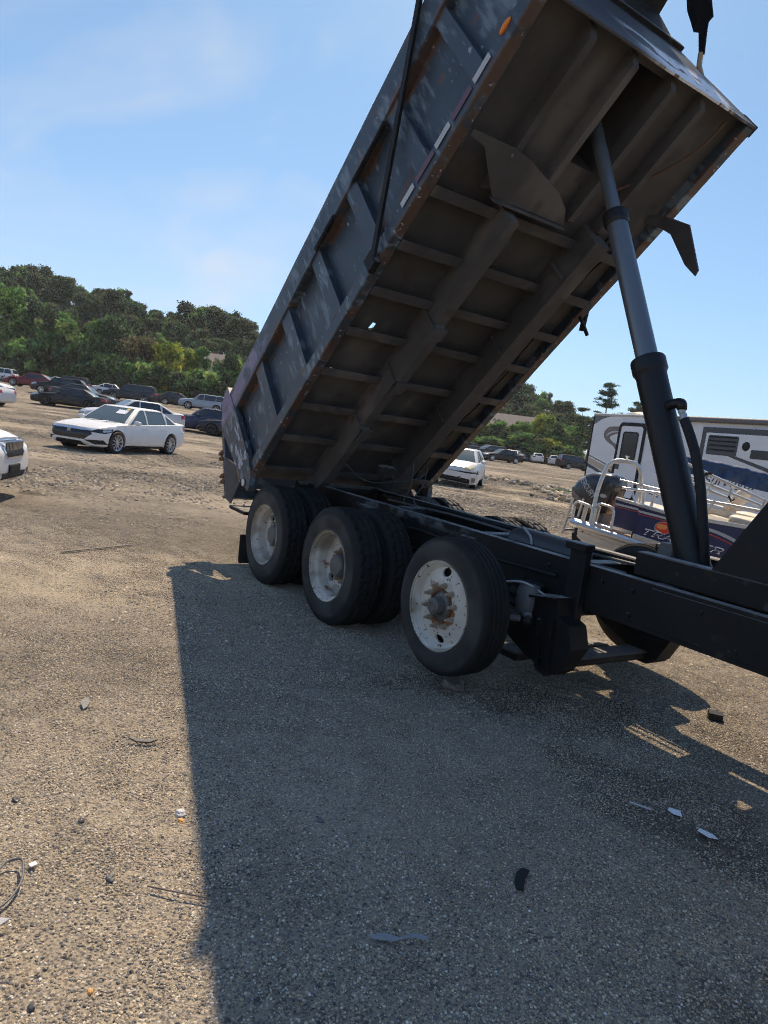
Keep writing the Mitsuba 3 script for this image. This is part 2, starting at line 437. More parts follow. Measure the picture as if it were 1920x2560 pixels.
def stone_patch(r, n, lo, hi, seed, soft=.5, prob=SPROB):
    g = np.random.default_rng(seed)
    rad = r * np.minimum(g.random(n) ** .5, 1.0); rad = np.where(rad > soft * r, soft * r + (rad - soft * r) * g.random(n) ** .5 * 1.0, rad)
    a = g.random(n) * 2 * np.pi; size = lo * (hi / lo) ** (g.random(n) ** 2.2)
    V, F, C = [], [], []
    m0 = 0
    for k in range(n):
        B = ICO if size[k] > hi * .45 else OCT
        v = B.vertices * (1 + .35 * (g.random((len(B.vertices), 1)) - .5)) * size[k] * np.array([1, .75 + .3 * g.random(), .55 + .2 * g.random()])
        t = g.random() * 6.28; c, s = math.cos(t), math.sin(t)
        v = v @ np.array([[c, -s, 0], [s, c, 0], [0, 0, 1]]).T + [rad[k] * math.cos(a[k]), rad[k] * math.sin(a[k]), size[k] * .18]
        V.append(v); F.append(B.faces + m0); m0 += len(v)
        C.append(np.tile(STONECOL[g.choice(len(STONECOL), p=prob)] * (.8 + .35 * g.random()), (len(v), 1)))
    return mikit.ply(trimesh.Trimesh(np.vstack(V), np.vstack(F), process=False), 'm_stone', smooth=False, color=np.vstack(C))


DARKP = SPROB * np.array([.8, .8, .8, 1.4, 1.7, 1.8, .9, 1, 1.3, 1]); DARKP = DARKP / DARKP.sum()
for k, (r, n, lo, hi, pr) in enumerate(((.55, 3600, .0018, .0052, SPROB), (.6, 3400, .0020, .0064, SPROB), (.6, 3200, .0021, .0074, DARKP), (.5, 2400, .0018, .005, SPROB), (2.2, 2100, .006, .026, SPROB), (2.2, 2100, .007, .036, DARKP))):
    scene[f'stone_patch_{k}'] = {'type': 'shapegroup', 'stones': stone_patch(r, n, lo, hi, 40 + k, prob=pr)}


def scatter_gravel():
    g = np.random.default_rng(5); i = 0
    tx = 58.555 / 2 * math.pi / 180
    c = np.arange(-9, 8, .42)
    for x in c:
        for y in c:
            px, py = x + g.uniform(-.2, .2), y + g.uniform(-.2, .2)
            dx, dy = px - CAM[0], py - CAM[1]; dp = dx * FWH[0] + dy * FWH[1]; la = dx * RTH[0] + dy * RTH[1]
            if not (1.2 < dp < 8.6) or abs(la) > dp * .62 + .9: continue
            z = meshkit.fbm(np.array([px * .55, py * .55, 0]), 3, 21)
            if z > .47: kind = 1 if g.random() < .55 else 2
            elif g.random() < .72: kind = 0 if g.random() < .5 else 3
            else: continue
            scene[f'gravel__{i:03d}'] = {'type': 'instance', 'g': {'type': 'ref', 'id': f'stone_patch_{kind}'},
                                         'to_world': tw(yawm(px, py, .0, g.uniform(0, 360)))}; i += 1
    for x in np.arange(-34, 8, 2.1):
        for y in np.arange(-10, 34, 2.1):
            px, py = x + g.uniform(-1, 1), y + g.uniform(-1, 1)
            dx, dy = px - CAM[0], py - CAM[1]; dp = dx * FWH[0] + dy * FWH[1]; la = dx * RTH[0] + dy * RTH[1]
            if not (5.5 < dp < 38) or abs(la) > dp * .62 + 2: continue
            z = meshkit.fbm(np.array([la * .12, dp * .4, 0]), 3, 33)
            if z < .45 and g.random() < .4: continue
            scene[f'gravel__{i:03d}'] = {'type': 'instance', 'g': {'type': 'ref', 'id': f'stone_patch_{4 if z < .53 else 5}'},
                                         'to_world': T().translate([px, py, float(terrain(px, py)) - .002]).rotate([0, 0, 1], g.uniform(0, 360)).scale([1, 1, 1] if dp > 12 else [.5, .5, .45])}; i += 1
    tag('gravel', 'loose mixed gravel stones strewn over the lot', 'gravel', kind='stuff')


scatter_gravel()

# ------------------------------------------------------------------ the dump truck
TRUCK = thing('dump_truck', 'dark tri-axle dump truck with rusty tipped bed raised on its hoist', 'dump truck')
BED_K = f'{TRUCK}__bed'
# --- bed, in its own axes (s, y, h)
def bed(name, mesh, m, smooth=False, label=None): return put(BED_K, name, mesh, m, smooth, BED, label)


RS = np.random.default_rng(3)
def dent(mesh, amp, sc=3.0, seed=0, sub=None):
    """subdivides and gently buckles sheet metal"""
    m = mesh.mesh() if isinstance(mesh, MB) else mesh
    if sub:
        v, f = trimesh.remesh.subdivide_to_size(m.vertices, m.faces, sub, max_iter=12)
        m = trimesh.Trimesh(v, f, process=False)
        m.merge_vertices()
    v = np.array(m.vertices)
    for k in range(3): v[:, k] += (meshkit.fbm(v * sc, 3, seed + k) - .5) * 2 * amp
    return trimesh.Trimesh(v, m.faces, process=False)


# floor: two slabs that leave the hoist recess open, a few rust holes let daylight through
def floor_mesh():
    sol = man(*cbox((-.02, -1.14, .10), (5.0, 1.14, .125), .003)) - man(*cbox((4.18, -.21, .05), (4.93, .19, .2), .003))
    for s, y, a, b in ((2.28, -.82, .055, .034), (1.715, -1.02, .012, .007), (1.69, -1.0, .01, .012), (1.72, -.965, .009, .02), (1.70, -.93, .014, .012), (2.20, 1.02, .035, .018), (2.12, .93, .014, .01), (3.2, -.98, .008, .006), (3.55, .6, .006, .006)):
        t = np.linspace(0, 2 * np.pi, 10)[:-1]
        poly = np.stack([s + a * np.cos(t) * RS.uniform(.7, 1.15, 9), y + b * np.sin(t) * RS.uniform(.7, 1.15, 9)], 1)
        v, f = prism(poly, 0, .3, 'xy'); sol = sol - man(v, f)
    return unman(sol)


bed('floor_panel', floor_mesh(), 'rust')
for sy in (-1, 1):
    r = MB().box((.14, sy * 1.10, 0.0), (4.99, sy * 1.20, .13), .008)
    bed('bottom_rail', dent(r, .005, 2.5, 5, .22), 'bedpaint', 25)
    # top rail: wide band with a sloped dirt-shedding cap
    prof = np.array([(1.20, .90), (1.215, .905), (1.215, 1.17), (1.15, 1.215), (1.09, 1.215), (1.09, .90)])
    v, f = prism(np.stack([prof[:, 0] * sy, prof[:, 1]], 1), 0.0, 4.99, 'yz')
    bed('top_rail', dent(trimesh.Trimesh(v, f, process=False), .006, 2.0, 15, .25), 'bedpaint', 25)
    pl = MB().box((.02, sy * 1.105, .11), (4.99, sy * 1.125, .92), .003)
    bed('side_panel', dent(pl, .012, 1.6, 25, .16), 'bedpaint', 30)
    for s0, s1 in ((.77, .95), (1.49, 1.67), (2.21, 2.38), (2.93, 3.10), (3.64, 3.80), (4.35, 4.48)):
        b_ = MB()
        poly = [(s0 + .015, 1.12), (s0, 1.197), (s1 - .0, 1.197), (s1, 1.12)]
        v, f = prism(np.array(poly) * [1, sy], .13, .90, 'xy'); b_.add(v, f)
        b_.add(*prism(np.array([(s0 - .03, 1.121), (s0 - .03, 1.13), (s0 + .01, 1.13), (s0 + .01, 1.121)]) * [1, sy], .13, .9, 'xy'))
        bed('side_post', dent(b_, .004, 4, 35, .2), 'bedpaint', 25)
for s in (.27, .79, 1.27, 1.75, 2.25, 2.70, 3.16, 3.64):
    b_ = MB()
    for y0, y1 in ((-1.10, -.475), (-.365, .44), (.63, 1.10)):
        b_.box((s - .045, y0, .0), (s + .045, y1, .010), .002); b_.box((s - .045, y0, .0105), (s - .036, y1, .099), .002)
    bed('crossmember', b_, 'rust')
# the two long sills the bed rests on; the near one is spliced and deepened
def sill(y0, y1, spl):
    lo = [(-.05, -.10), (.35, -.19), (1.25, -.19), (1.27, -.165), (1.95, -.175), (1.97, -.215), (2.62, -.225), (2.66, -.175), (3.45, -.185), (3.72, -.17)] if spl else [(-.05, -.10), (.3, -.17), (3.8, -.17)]
    return prism(lo + [(3.80 if not spl else 3.72, .099), (-.05, .099)], y0, y1, 'xz')


bed('sill', dent(trimesh.Trimesh(*sill(-.47, -.37, True), process=False), .004, 4, 3, .2), 'rust', 20)
bed('sill', dent(trimesh.Trimesh(*sill(.45, .62, False), process=False), .004, 4, 8, .2), 'rust', 20)
for s in (1.27, 1.96, 2.64): bed('splice_plate', MB().add(*prism([(s - .16, -.475), (s + .02, -.475), (s + .02, -.36), (s - .10, -.36)], -.24, -.228, 'xy')), 'rust'); bed('splice_plate', MB().box((s - .02, -.50, -.2), (s + .0, -.472, .05), .002), 'rust')
for s in (.55, 1.5, 2.5, 3.4): bed('splice_plate', MB().box((s, .40, -.15), (s + .012, .45, .08), .002), 'rust')
# front underside: long flutes, hoist recess, curved hoist plate
for y in (-.66, -.225, .205, .57):
    v, f = prism([(3.76, 0.06), (3.82, -.02), (4.92, -.02), (4.97, .06), (4.97, .0995), (3.76, .0995)], y - .03, y + .03, 'xz')
    bed('flute', dent(trimesh.Trimesh(v, f, process=False), .003, 3, 4, .2), 'rust', 20)
rc = MB(); rc.box((4.15, -.235, .126), (4.17, .215, .60), .002); rc.box((4.94, -.235, .126), (4.96, .215, .60), .002)
rc.box((4.15, -.235, .60), (4.96, .215, .615), .002); rc.box((4.15, -.255, .126), (4.96, -.235, .615), .002); rc.box((4.15, .215, .126), (4.96, .235, .615), .002)
bed('hoist_recess', rc, 'rust')
cur = [(4.10, -1.09), (4.07, -.94), (3.76, -.62), (3.775, -.39), (3.775, .16), (3.90, .06), (3.99, -.10), (4.05, -.30), (4.11, -.50), (4.145, -.70), (4.14, -1.09)]
v, f = prism(cur, -.035, -.022, 'xy'); m_ = trimesh.Trimesh(v, f, process=False)
bed('hoist_plate', m_, 'rust', 25, label='curved dusty plate under the front of the bed')
bed('hoist_plate_flange', MB().box((3.755, -.64, -.075), (3.767, .16, .0), .002), 'rust')
wg = [(3.90, .52), (3.955, .39), (4.10, .08), (4.205, -.12), (4.285, -.33), (4.15, -.75), (4.105, -.77), (4.09, -.61), (4.13, -.25), (4.10, -.13), (4.0, .12), (3.86, .45)]
v, f = prism(wg, 0, .02, 'xz'); v[:, 1] += 1.03 + .14 * np.clip(v[:, 2], -.8, .5) * 1.0
bed('hanging_bracket', (v, f), 'rust', 25, label='bent sheet-metal bracket hanging past the far side of the bed')
bed('hanger_strap', MB().tube([(3.02, 1.15, .0), (3.0, 1.15, -.12), (2.985, 1.15, -.21)], .018, 6), 'frame')
bed('brace_rod', MB().tube([(4.10, -.70, -.04), (3.97, -.62, .06), (3.80, -.60, .06)], .013, 6), 'grey'); bed('brace_rod', MB().tube([(4.12, -1.09, .02), (3.98, -1.06, .06)], .012, 6), 'grey')
# far-side wiring clips, hose along the bottom
for y, r in ((.80, .012), (.86, .009), (.92, .007)):
    pts = [(s, y + .03 * math.sin(s * 3 + y * 9), .085 - .02 * abs(math.sin(s * 6.2 + y))) for s in np.linspace(.2, 3.8, 40)]
    bed('air_line', MB().tube(pts, r, 6), 'black', True)
bed('front_conduit', MB().tube(bend([(4.93, .93, .05), (4.72, .9, .03), (4.45, .75, .03), (4.15, .45, .05)], 8, .3), .012, 6), 'rustiron', True)
# front wall with the worn white patch, and the cab guard above it
fw_ = MB().box((4.992, -1.20, .0), (5.012, 1.20, 1.25), .003)
bed('front_wall', dent(fw_, .006, 2, 60, .12), 'front', 30, label='front wall with a large worn white patch')
fs = MB()
fs.box((4.99, -1.21, 1.20), (5.05, 1.21, 1.29), .006)
fs.box((4.93, 1.19, .015), (5.02, 1.235, .19), .004)
bed('front_stiffener', fs, 'frame')
cg = MB()
for sy in ():
    cg.add(*prism([(5.012, 1.18), (5.095, 1.61), (5.095, 1.652), (6.2, 1.85), (6.2, 1.79), (5.6, 1.55), (5.35, 1.19)], sy * 1.15 - .01, sy * 1.15 + .01, 'xz'))
cg.add(*prism([(5.014, 1.18), (5.095, 1.652), (6.2, 1.85), (6.2, 1.87), (5.08, 1.675), (4.995, 1.18)], -1.14, 1.14, 'xz'))
bed('cab_guard', cg, 'frame', label='sheet-metal cab guard jutting from the front wall')
# stick and torn flap on the far front corner
fp = MB(); fp.tube([(4.985, 1.2, .80), (5.03, 1.2, .92), (5.10, 1.2, 1.0)], .022, 6)
bed('flap_stick', fp, 'wood', label='bare wooden stick holding a torn flap')
T_f = [(5.085, 1.02), (5.108, .966), (5.245, 1.12), (5.283, 1.155), (5.329, 1.147), (5.43, 1.34), (5.62, 1.75), (5.45, 1.85), (5.29, 1.53), (5.236, 1.442), (5.20, 1.33), (5.166, 1.233), (5.187, 1.175)]
v, f = prism(T_f, 0, .012, 'xz'); v[:, 1] += 1.195 + .01 * np.sin(v[:, 0] * 9)
bed('torn_flap', (v, f), 'black', label='torn black tarp flap')
# tarp arms, springs, tape and marker lamps
for sy in (-1, 1):
    ar = MB(); a0, a1 = np.array([2.936, -.03]), np.array([4.373, 1.178]); e = (a1 - a0) / np.linalg.norm(a1 - a0)
    p0, p1 = a0 - e * .03, a0 + e * 1.90; q = np.array([-e[1], e[0]]) * .026
    ar.add(*prism([p0 - q, p1 - q, p1 + q, p0 + q], sy * 1.232, sy * 1.258, 'xz'))
    bed('tarp_arm', ar, 'frame', label='long dark tarp arm across the bed side')
    if sy < 0: bed('tarp_pivot', MB().box((2.88, sy * 1.2, -.06), (3.0, sy * 1.26, .08), .006), 'frame')
    for (s0, h0, s1, h1, nt) in ((3.63, .84, 3.085, .862, 44), (2.74, .885, 2.36, .905, 30)):
        t = np.linspace(0, 1, nt * 10); ph = t * nt * 2 * np.pi
        pts = np.stack([s0 + (s1 - s0) * t, sy * (1.225 + .017 * np.cos(ph)), h0 + (h1 - h0) * t + .017 * np.sin(ph)], 1)
        bed('arm_spring', MB().tube(pts, .0045, 5), 'frame', True)
    for s0, s1 in ((3.41, 3.59), (3.89, 4.07), (4.36, 4.54)):
        bed('reflector', MB().box((s0, sy * 1.207, .06), (s1, sy * 1.2105, .112), .001), 'tapewhite', label='strip of white reflective tape on the bottom rail')
    for s0, s1 in ((3.62, 3.86), (4.10, 4.33)):
        bed('reflector', MB().box((s0, sy * 1.207, .06), (s1, sy * 1.2095, .112), .001), 'tapered', label='strip of faded red reflective tape on the bottom rail')
    ov = trimesh.creation.icosphere(2, 1.0); ov.vertices = ov.vertices * [.056, .018, .019] + [4.71, sy * 1.205, .10]
    bed('marker_lamp', ov, 'amber', True, label='amber marker lamp on the bottom rail')
# rear corner post (scraped plate) and tailgate that hangs from its top pins
for sy in (-1, 1):
    po = [(.13, 1.27), (.02, 1.27), (-.20, 1.05), (-.24, .95), (-.045, .03), (.02, -.13), (.09, -.13), (.20, -.0), (.22, .16), (.20, .7)]
    v, f = prism(po, sy * 1.16, sy * 1.225, 'xz'); m_ = trimesh.Trimesh(v, f, process=False)
    bed('corner_post', dent(m_, .004, 4, 9, .12), 'bedpaint', 25, label='scraped rear corner post')
    bed('pin_cap', MB().add(*lathe([(0, sy * 1.23), (.05, sy * 1.23), (.05, sy * 1.14)], 16)[:2]), 'frame', 30)
    bed('rail_end_cap', MB().add(*lathe([(0, sy * 1.24), (.04, sy * 1.236), (.045, sy * 1.2)], 16)[:2]), 'tapewhite', 30)
tg0, tg1 = np.array([-1.60, 1.78]), np.array([-1.14, .69]); te = (tg1 - tg0) / np.linalg.norm(tg1 - tg0); tn = np.array([-te[1], te[0]])
TG = M4([te[0], 0, te[1]], [0, 1, 0], [tn[0], 0, tn[1]], [tg0[0], 0, tg0[1]])    # u down the gate, w forward
def gate(name, mesh, m, **k): return put(BED_K, name, mesh, m, k.pop('smooth', False), TG, **k)
gl = float(np.linalg.norm(tg1 - tg0))
gk = gate('tailgate', dent(MB().box((0, -1.2, 0), (gl, 1.2, .05), .004), .004, 2, 2, .3), 'bedpaint', smooth=25)
gr = MB()
for u in (.06, .42, .78, gl - .06): gr.box((u - .05, -1.19, -.045), (u + .05, 1.19, -.001), .004)
for y in (-1.15, -.6, 0, .6, 1.15): gr.box((.05, y - .04, -.05), (gl - .05, y + .04, -.046), .002)
put(gk, 'gate_rib', gr, 'rust', tr=TG)
for u in (.60, .665, .88, .945): put(gk, 'latch_lug', MB().box((u - .018, -1.20, -.16), (u + .018, -1.05, -.0), .004), 'rustiron', tr=TG, label='rusty lug sticking out behind the tailgate')
put(gk, 'latch_lug', MB().box((gl - .06, -1.18, -.13), (gl - .035, -1.1, -.0), .004), 'rustiron', tr=TG, label='rusty lug sticking out behind the tailgate')
gp = [(-1.30, 1.16), (-.95, 1.10), (-.78, .93), (-.98, .66), (-1.14, .69)]
v, f = prism(gp, -1.198, -1.185, 'xz'); put(BED_K, 'gate_side_plate', (v, f), 'rust', label='dusty side plate beside the tailgate')
v, f = prism(gp, 1.185, 1.198, 'xz'); put(BED_K, 'gate_side_plate', (v, f), 'rust')

# --- chassis, in world axes
CH = f'{TRUCK}__chassis'
def ch(name, mesh, m='frame', smooth=False, **k): return put(CH, name, mesh, m, smooth, **k)


for sy in (-1, 1):
    r = MB()
    r.box((-.95, sy * .42, .71), (7.2, sy * .43, 1.01), .002)                       # web
    r.box((-.95, sy * .35, 1.0), (7.2, sy * .419, 1.01), .002).box((-.95, sy * .35, .71), (7.2, sy * .419, .72), .002)
    r.box((3.93, sy * .431, .74), (7.2, sy * .439, .985), .002)                    # doubler plate
    ch('frame_rail', dent(r, .0015, 3, 4, .3))
    bo = MB()
    for x in np.arange(-.8, 5.6, .23):
        for z in (.78, .93):
            if RS.random() < .55: bo.tube([(x, sy * .428, z), (x, sy * .446, z)], .014, 6)
    ch('frame_bolt', bo, 'frame'); labels[[k for k in scene if k.startswith(CH + '__frame_bolt')][-1]] = {'kind': 'stuff'}
    # air and brake pipes lying along the rails
    ch('brake_pipe', MB().tube(bend([(.1, sy * .2, .96), (1.3, sy * .24, .98), (2.4, sy * .2, .97), (3.6, sy * .25, .99)], 6, .3), .013, 6), 'grey', True)
    ch('air_hose', MB().tube(bend([(-.2, sy * .33, .97), (.9, sy * .31, 1.0), (1.9, sy * .33, .985), (3.0, sy * .30, 1.0), (3.7, sy * .33, .99)], 6, .3), .016, 6), 'rubber', True)
    ch('chassis_hose', MB().tube(bend([(.3, sy * .446, .86), (.9, sy * .45, .80), (1.6, sy * .452, .90), (2.3, sy * .45, .84), (3.2, sy * .452, .88)], 6, .3), .012, 6), 'rubber', True)
    ch('axle_hose', MB().tube(bend([(1.5, sy * .3, .6), (1.9, sy * .42, .78), (2.3, sy * .45, .70), (2.75, sy * .55, .66)], 8, .2), .014, 6), 'rubber', True)
    ch('shock_absorber', MB().tube([(2.25, sy * .5, .93), (2.5, sy * .55, .60)], .035, 10).tube([(2.5, sy * .55, .60), (2.6, sy * .56, .47)], .022, 8), 'black', 30)
    ch('torque_rod', MB().tube([(1.42, sy * .3, .62), (2.25, sy * .36, .78)], .03, 10), 'black', 30)
    for x0, x1, y1, z0 in ((2.16, 2.34, .47, .70), (.62, .86, .50, .58)): ch('rail_bracket', MB().box((x0, sy * .431, z0), (x1, sy * y1, .96), .01), 'frame')
for x in (-.75, .68, 2.05, 3.1, 3.75): ch('frame_crossmember', MB().box((x, -.418, .75), (x + .12, .418, .97), .006))
ch('pivot_beam', MB().tube([(-.52, -.62, .96), (-.52, .62, .96)], .06, 12).box((-.66, -.5, .80), (-.40, -.37, 1.02), .01).box((-.66, .37, .80), (-.40, .5, 1.02), .01), 'frame', 30)
ch('rear_apron', MB().box((-1.02, -.9, .62), (-.9, .9, .84), .006).box((-1.0, -1.2, .60), (-.55, -.62, .64), .006), 'frame')
for sy in (-1, 1):
    mf = prism([(-.66, .66), (-.60, .62), (-.575, .10), (-.55, .07), (-.545, .07), (-.57, .14), (-.61, .66)], sy * .63, sy * 1.2, 'xz')
    ch('mud_flap', mf, 'rubber')
# driven axles
for x in (0.0, 1.35):
    ch('axle_housing', MB().tube([(x, -.92, .50), (x, .92, .50)], .075, 14), 'frame', 30)
    o = trimesh.creation.icosphere(2, .22); o.vertices = o.vertices * [1, .75, 1] + [x, 0, .51]
    ch('differential', o, 'frame', True)
for sy in (-1, 1):
    sp = MB()
    for k in range(6):
        t = np.linspace(-1, 1, 13); l = .95 - .12 * k
        pts = [(.675 + l * q, .60 + .16 * (1 - q * q) - .025 * k + .02 * 0) for q in t]
        sp.add(*prism([(a, b) for a, b in pts] + [(a, b - .02) for a, b in pts[::-1]], sy * .50, sy * .58, 'xz'))
    ch('leaf_spring', sp); ch('spring_seat', MB().box((.55, sy * .44, .5), (.80, sy * .6, .78), .02))
    ch('walking_beam', prism([(-.05, .42), (-.1, .34), (.5, .26), (.85, .26), (1.45, .34), (1.4, .42), (.675, .40)], sy * .52, sy * .58, 'xz'))
ch('driveshaft', MB().tube([(.1, 0, .55), (1.3, 0, .58)], .05, 10).tube([(1.45, 0, .6), (5.2, 0, .8)], .055, 10), 'frame', True)
# lift axle with its hangers
ch('lift_axle_beam', MB().tube([(2.876, -.98, .57), (2.876, -.62, .53), (2.876, .62, .53), (2.876, .98, .57)], .065, 12), 'frame', True)
for sy in (-1, 1):
    hg = [(3.13, .72), (3.40, .77), (3.42, .66), (3.52, .62), (3.57, .48), (3.48, .30), (3.40, .245), (3.31, .25), (3.24, .35), (3.18, .5)]
    hm = man(*prism(hg, sy * .45, sy * .62, 'xz')) - man(*prism([(3.335 + .02 * math.cos(t), .315 + .03 * math.sin(t)) for t in np.linspace(0, 6.28, 13)[:-1]], -2, 2, 'xz'))
    ch('axle_hanger', unman(hm), 'black')
    ch('hanger_flange', prism([(3.12, .73), (3.41, .78), (3.41, .765), (3.135, .715)], sy * .44, sy * .66, 'xz'), 'frame'); ch('hanger_flange', prism([(3.40, .62), (3.42, .63), (3.43, .26), (3.41, .25)], sy * .46, sy * .66, 'xz'), 'frame'); ch('hanger_flange', prism([(3.27, .60), (3.285, .60), (3.335, .36), (3.32, .36)], sy * .615, sy * .65, 'xz'), 'frame')
    ch('hanger_post', MB().box((3.325, sy * .432, .60), (3.46, sy * .50, 1.14), .01).box((3.31, sy * .44, 1.10), (3.48, sy * .54, 1.15), .006))
    ch('trailing_arm', prism([(2.80, .60), (2.80, .47), (3.20, .30), (3.45, .28), (3.45, .42)], sy * .52, sy * .60, 'xz'))
    ab = lathe([(0, .62), (.10, .62), (.13, .65), (.10, .68), (.135, .72), (.10, .76), (.12, .79), (0, .80)], 20, 'z')
    ch('air_spring', (ab[0] + [3.05, sy * .55, .0], ab[1]), 'rubber', 30)
    ch('tie_rod_end', MB().tube([(2.95, sy * .85, .56), (3.10, sy * .80, .57), (3.22, sy * .72, .585)], .022, 8), 'grey', True)
    bl = trimesh.creation.icosphere(1, .05); bl.vertices += [3.23, sy * .70, .585]; ch('ball_joint', bl, 'frame', True)
    bc_ = lathe([(0, -.10), (.075, -.10), (.085, -.03), (.085, .03), (.07, .09), (0, .10)], 18, 'z'); ch('brake_chamber', (bc_[0] + [3.12, sy * .6, .70], bc_[1]), 'grey', 30)
    ch('brake_hose', MB().tube(bend([(2.98, sy * .75, .78), (3.12, sy * .66, .82), (3.26, sy * .52, .72)], 8, .2), .010, 6), 'galv', True)
ch('hanger_tie', MB().box((2.78, -.5, .19), (3.0, .55, .25), .01).box((3.22, -.55, .28), (3.40, .55, .34), .01))
# air tank between the rails
tk = lathe([(0, -.37), (.06, -.365), (.115, -.34), (.132, -.30), (.132, .30), (.115, .34), (.06, .365), (0, .37)], 32, 'x')
ch('air_tank', (tk[0] + [2.74, -.06, .955], tk[1]), 'greydark', 40, label='round black air tank between the frame rails')
ch('tank_hose', MB().tube(bend([(2.47, -.08, 1.07), (2.52, -.14, 1.10), (2.66, -.17, 1.04), (2.72, -.22, .95)], 8, .1), .010, 6), 'galv', True)
# hoist cradle, gussets, rest plate
for sy in (-1, 1): ch('cradle_beam', MB().box((3.70, sy * .21, 1.012), (6.2, sy * .32, 1.165), .008))
ch('cradle_cross', MB().box((3.70, -.2, 1.02), (3.80, .2, 1.13), .006).box((4.12, -.2, 1.02), (4.25, .2, 1.16), .006))
for sy in (-1, 1): ch('cradle_gusset', prism([(4.205, 1.167), (4.92, 2.46), (6.0, 2.46), (6.0, 1.167)], sy * .31 - .012, sy * .31 + .012, 'xz'), 'black', label='big black triangular plate beside the hoist foot')
ch('rest_plate', prism([(3.60, 1.02), (3.63, 1.215), (3.73, 1.215), (3.70, 1.02)], .02, .16, 'xz'), 'grey')
# --- hoist
HO = f'{TRUCK}__hoist'
A_, Tp = np.array([3.95, 0, 1.02]), np.array([2.435, 0, 4.245]); ax = (Tp - A_) / np.linalg.norm(Tp - A_); HL = float(np.linalg.norm(Tp - A_))
HM = M4(np.cross([0, 1, 0], ax), [0, 1, 0], ax, A_)
def ho(name, prof, m, label=None): v, f, u = lathe(prof, 48, 'z'); return put(HO, name, (v, f), m, 35, HM, label)
t1 = float((np.array([3.297, 0, 2.38]) - A_) @ ax); t2 = float((np.array([2.799, 0, 3.452]) - A_) @ ax)
ho('outer_stage', [(0, 0), (.098, 0), (.107, .012), (.107, .09), (.102, .1), (.102, t1 - .02)], 'cylblack', 'thick black outer stage of the telescopic hoist')
ho('collar', [(.103, t1 - .08), (.110, t1 - .06), (.117, t1 - .05), (.117, t1 + .03), (.111, t1 + .042), (.075, t1 + .042)], 'cylblack')
ho('middle_stage', [(.074, t1), (.074, t2 - .01)], 'cylsteel', 'steel middle stage of the hoist')
ho('collar', [(.079, t2 - .07), (.086, t2 - .055), (.092, t2 - .045), (.092, t2 + .02), (.087, t2 + .03), (.05, t2 + .03)], 'cylblack')
ho('inner_stage', [(.050, t2), (.050, HL + .42)], 'cylsteel')
put(HO, 'foot_pin', MB().tube([(3.97, -.22, 1.06), (3.97, .22, 1.06)], .05, 12), 'frame', 30)
put(HO, 'port_elbow', MB().tube(bend([(3.50, -.02, 2.10), (3.585, -.045, 2.128), (3.645, -.05, 2.135), (3.652, -.05, 2.09)], 6, .04), .033, 10), 'cylblack', True)
put(HO, 'hose_fitting', MB().tube([(3.645, -.05, 2.105), (3.655, -.05, 2.08), (3.662, -.05, 2.065), (3.668, -.05, 2.06), (3.685, -.05, 2.02)], [.022, .026, .020, .024, .024], 10), 'galv', 30)
put(HO, 'hose', MB().tube(bend([(3.683, -.05, 2.03), (3.745, -.05, 1.93), (3.815, -.05, 1.80), (3.880, -.05, 1.62), (3.928, -.05, 1.44), (3.962, -.05, 1.33), (3.99, -.02, 1.12)], 6, .2), .031, 12), 'rubber', True)
# loose cables near the hinge
for pts in ([(.35, -.55, 1.32), (.62, -.45, 1.16), (.95, -.1, 1.26), (.8, .15, 1.33)], [(.9, -.1, 1.42), (.98, -.15, 1.2), (.92, -.18, 1.06), (1.0, -.2, 1.0)], [(1.0, 0, 1.4), (1.08, -.08, 1.22), (.98, -.12, 1.08), (1.1, -.12, 1.0)], [(.5, .3, 1.3), (.7, .2, 1.15), (1.0, .05, 1.24), (1.15, .3, 1.36)]):
    ch('loose_cable', MB().tube(bend(pts, 8, .3), .0045, 5), 'greydark', True)
ch('hinge_lamp', MB().box((.55, -.30, 1.22), (.72, -.18, 1.36), .02))

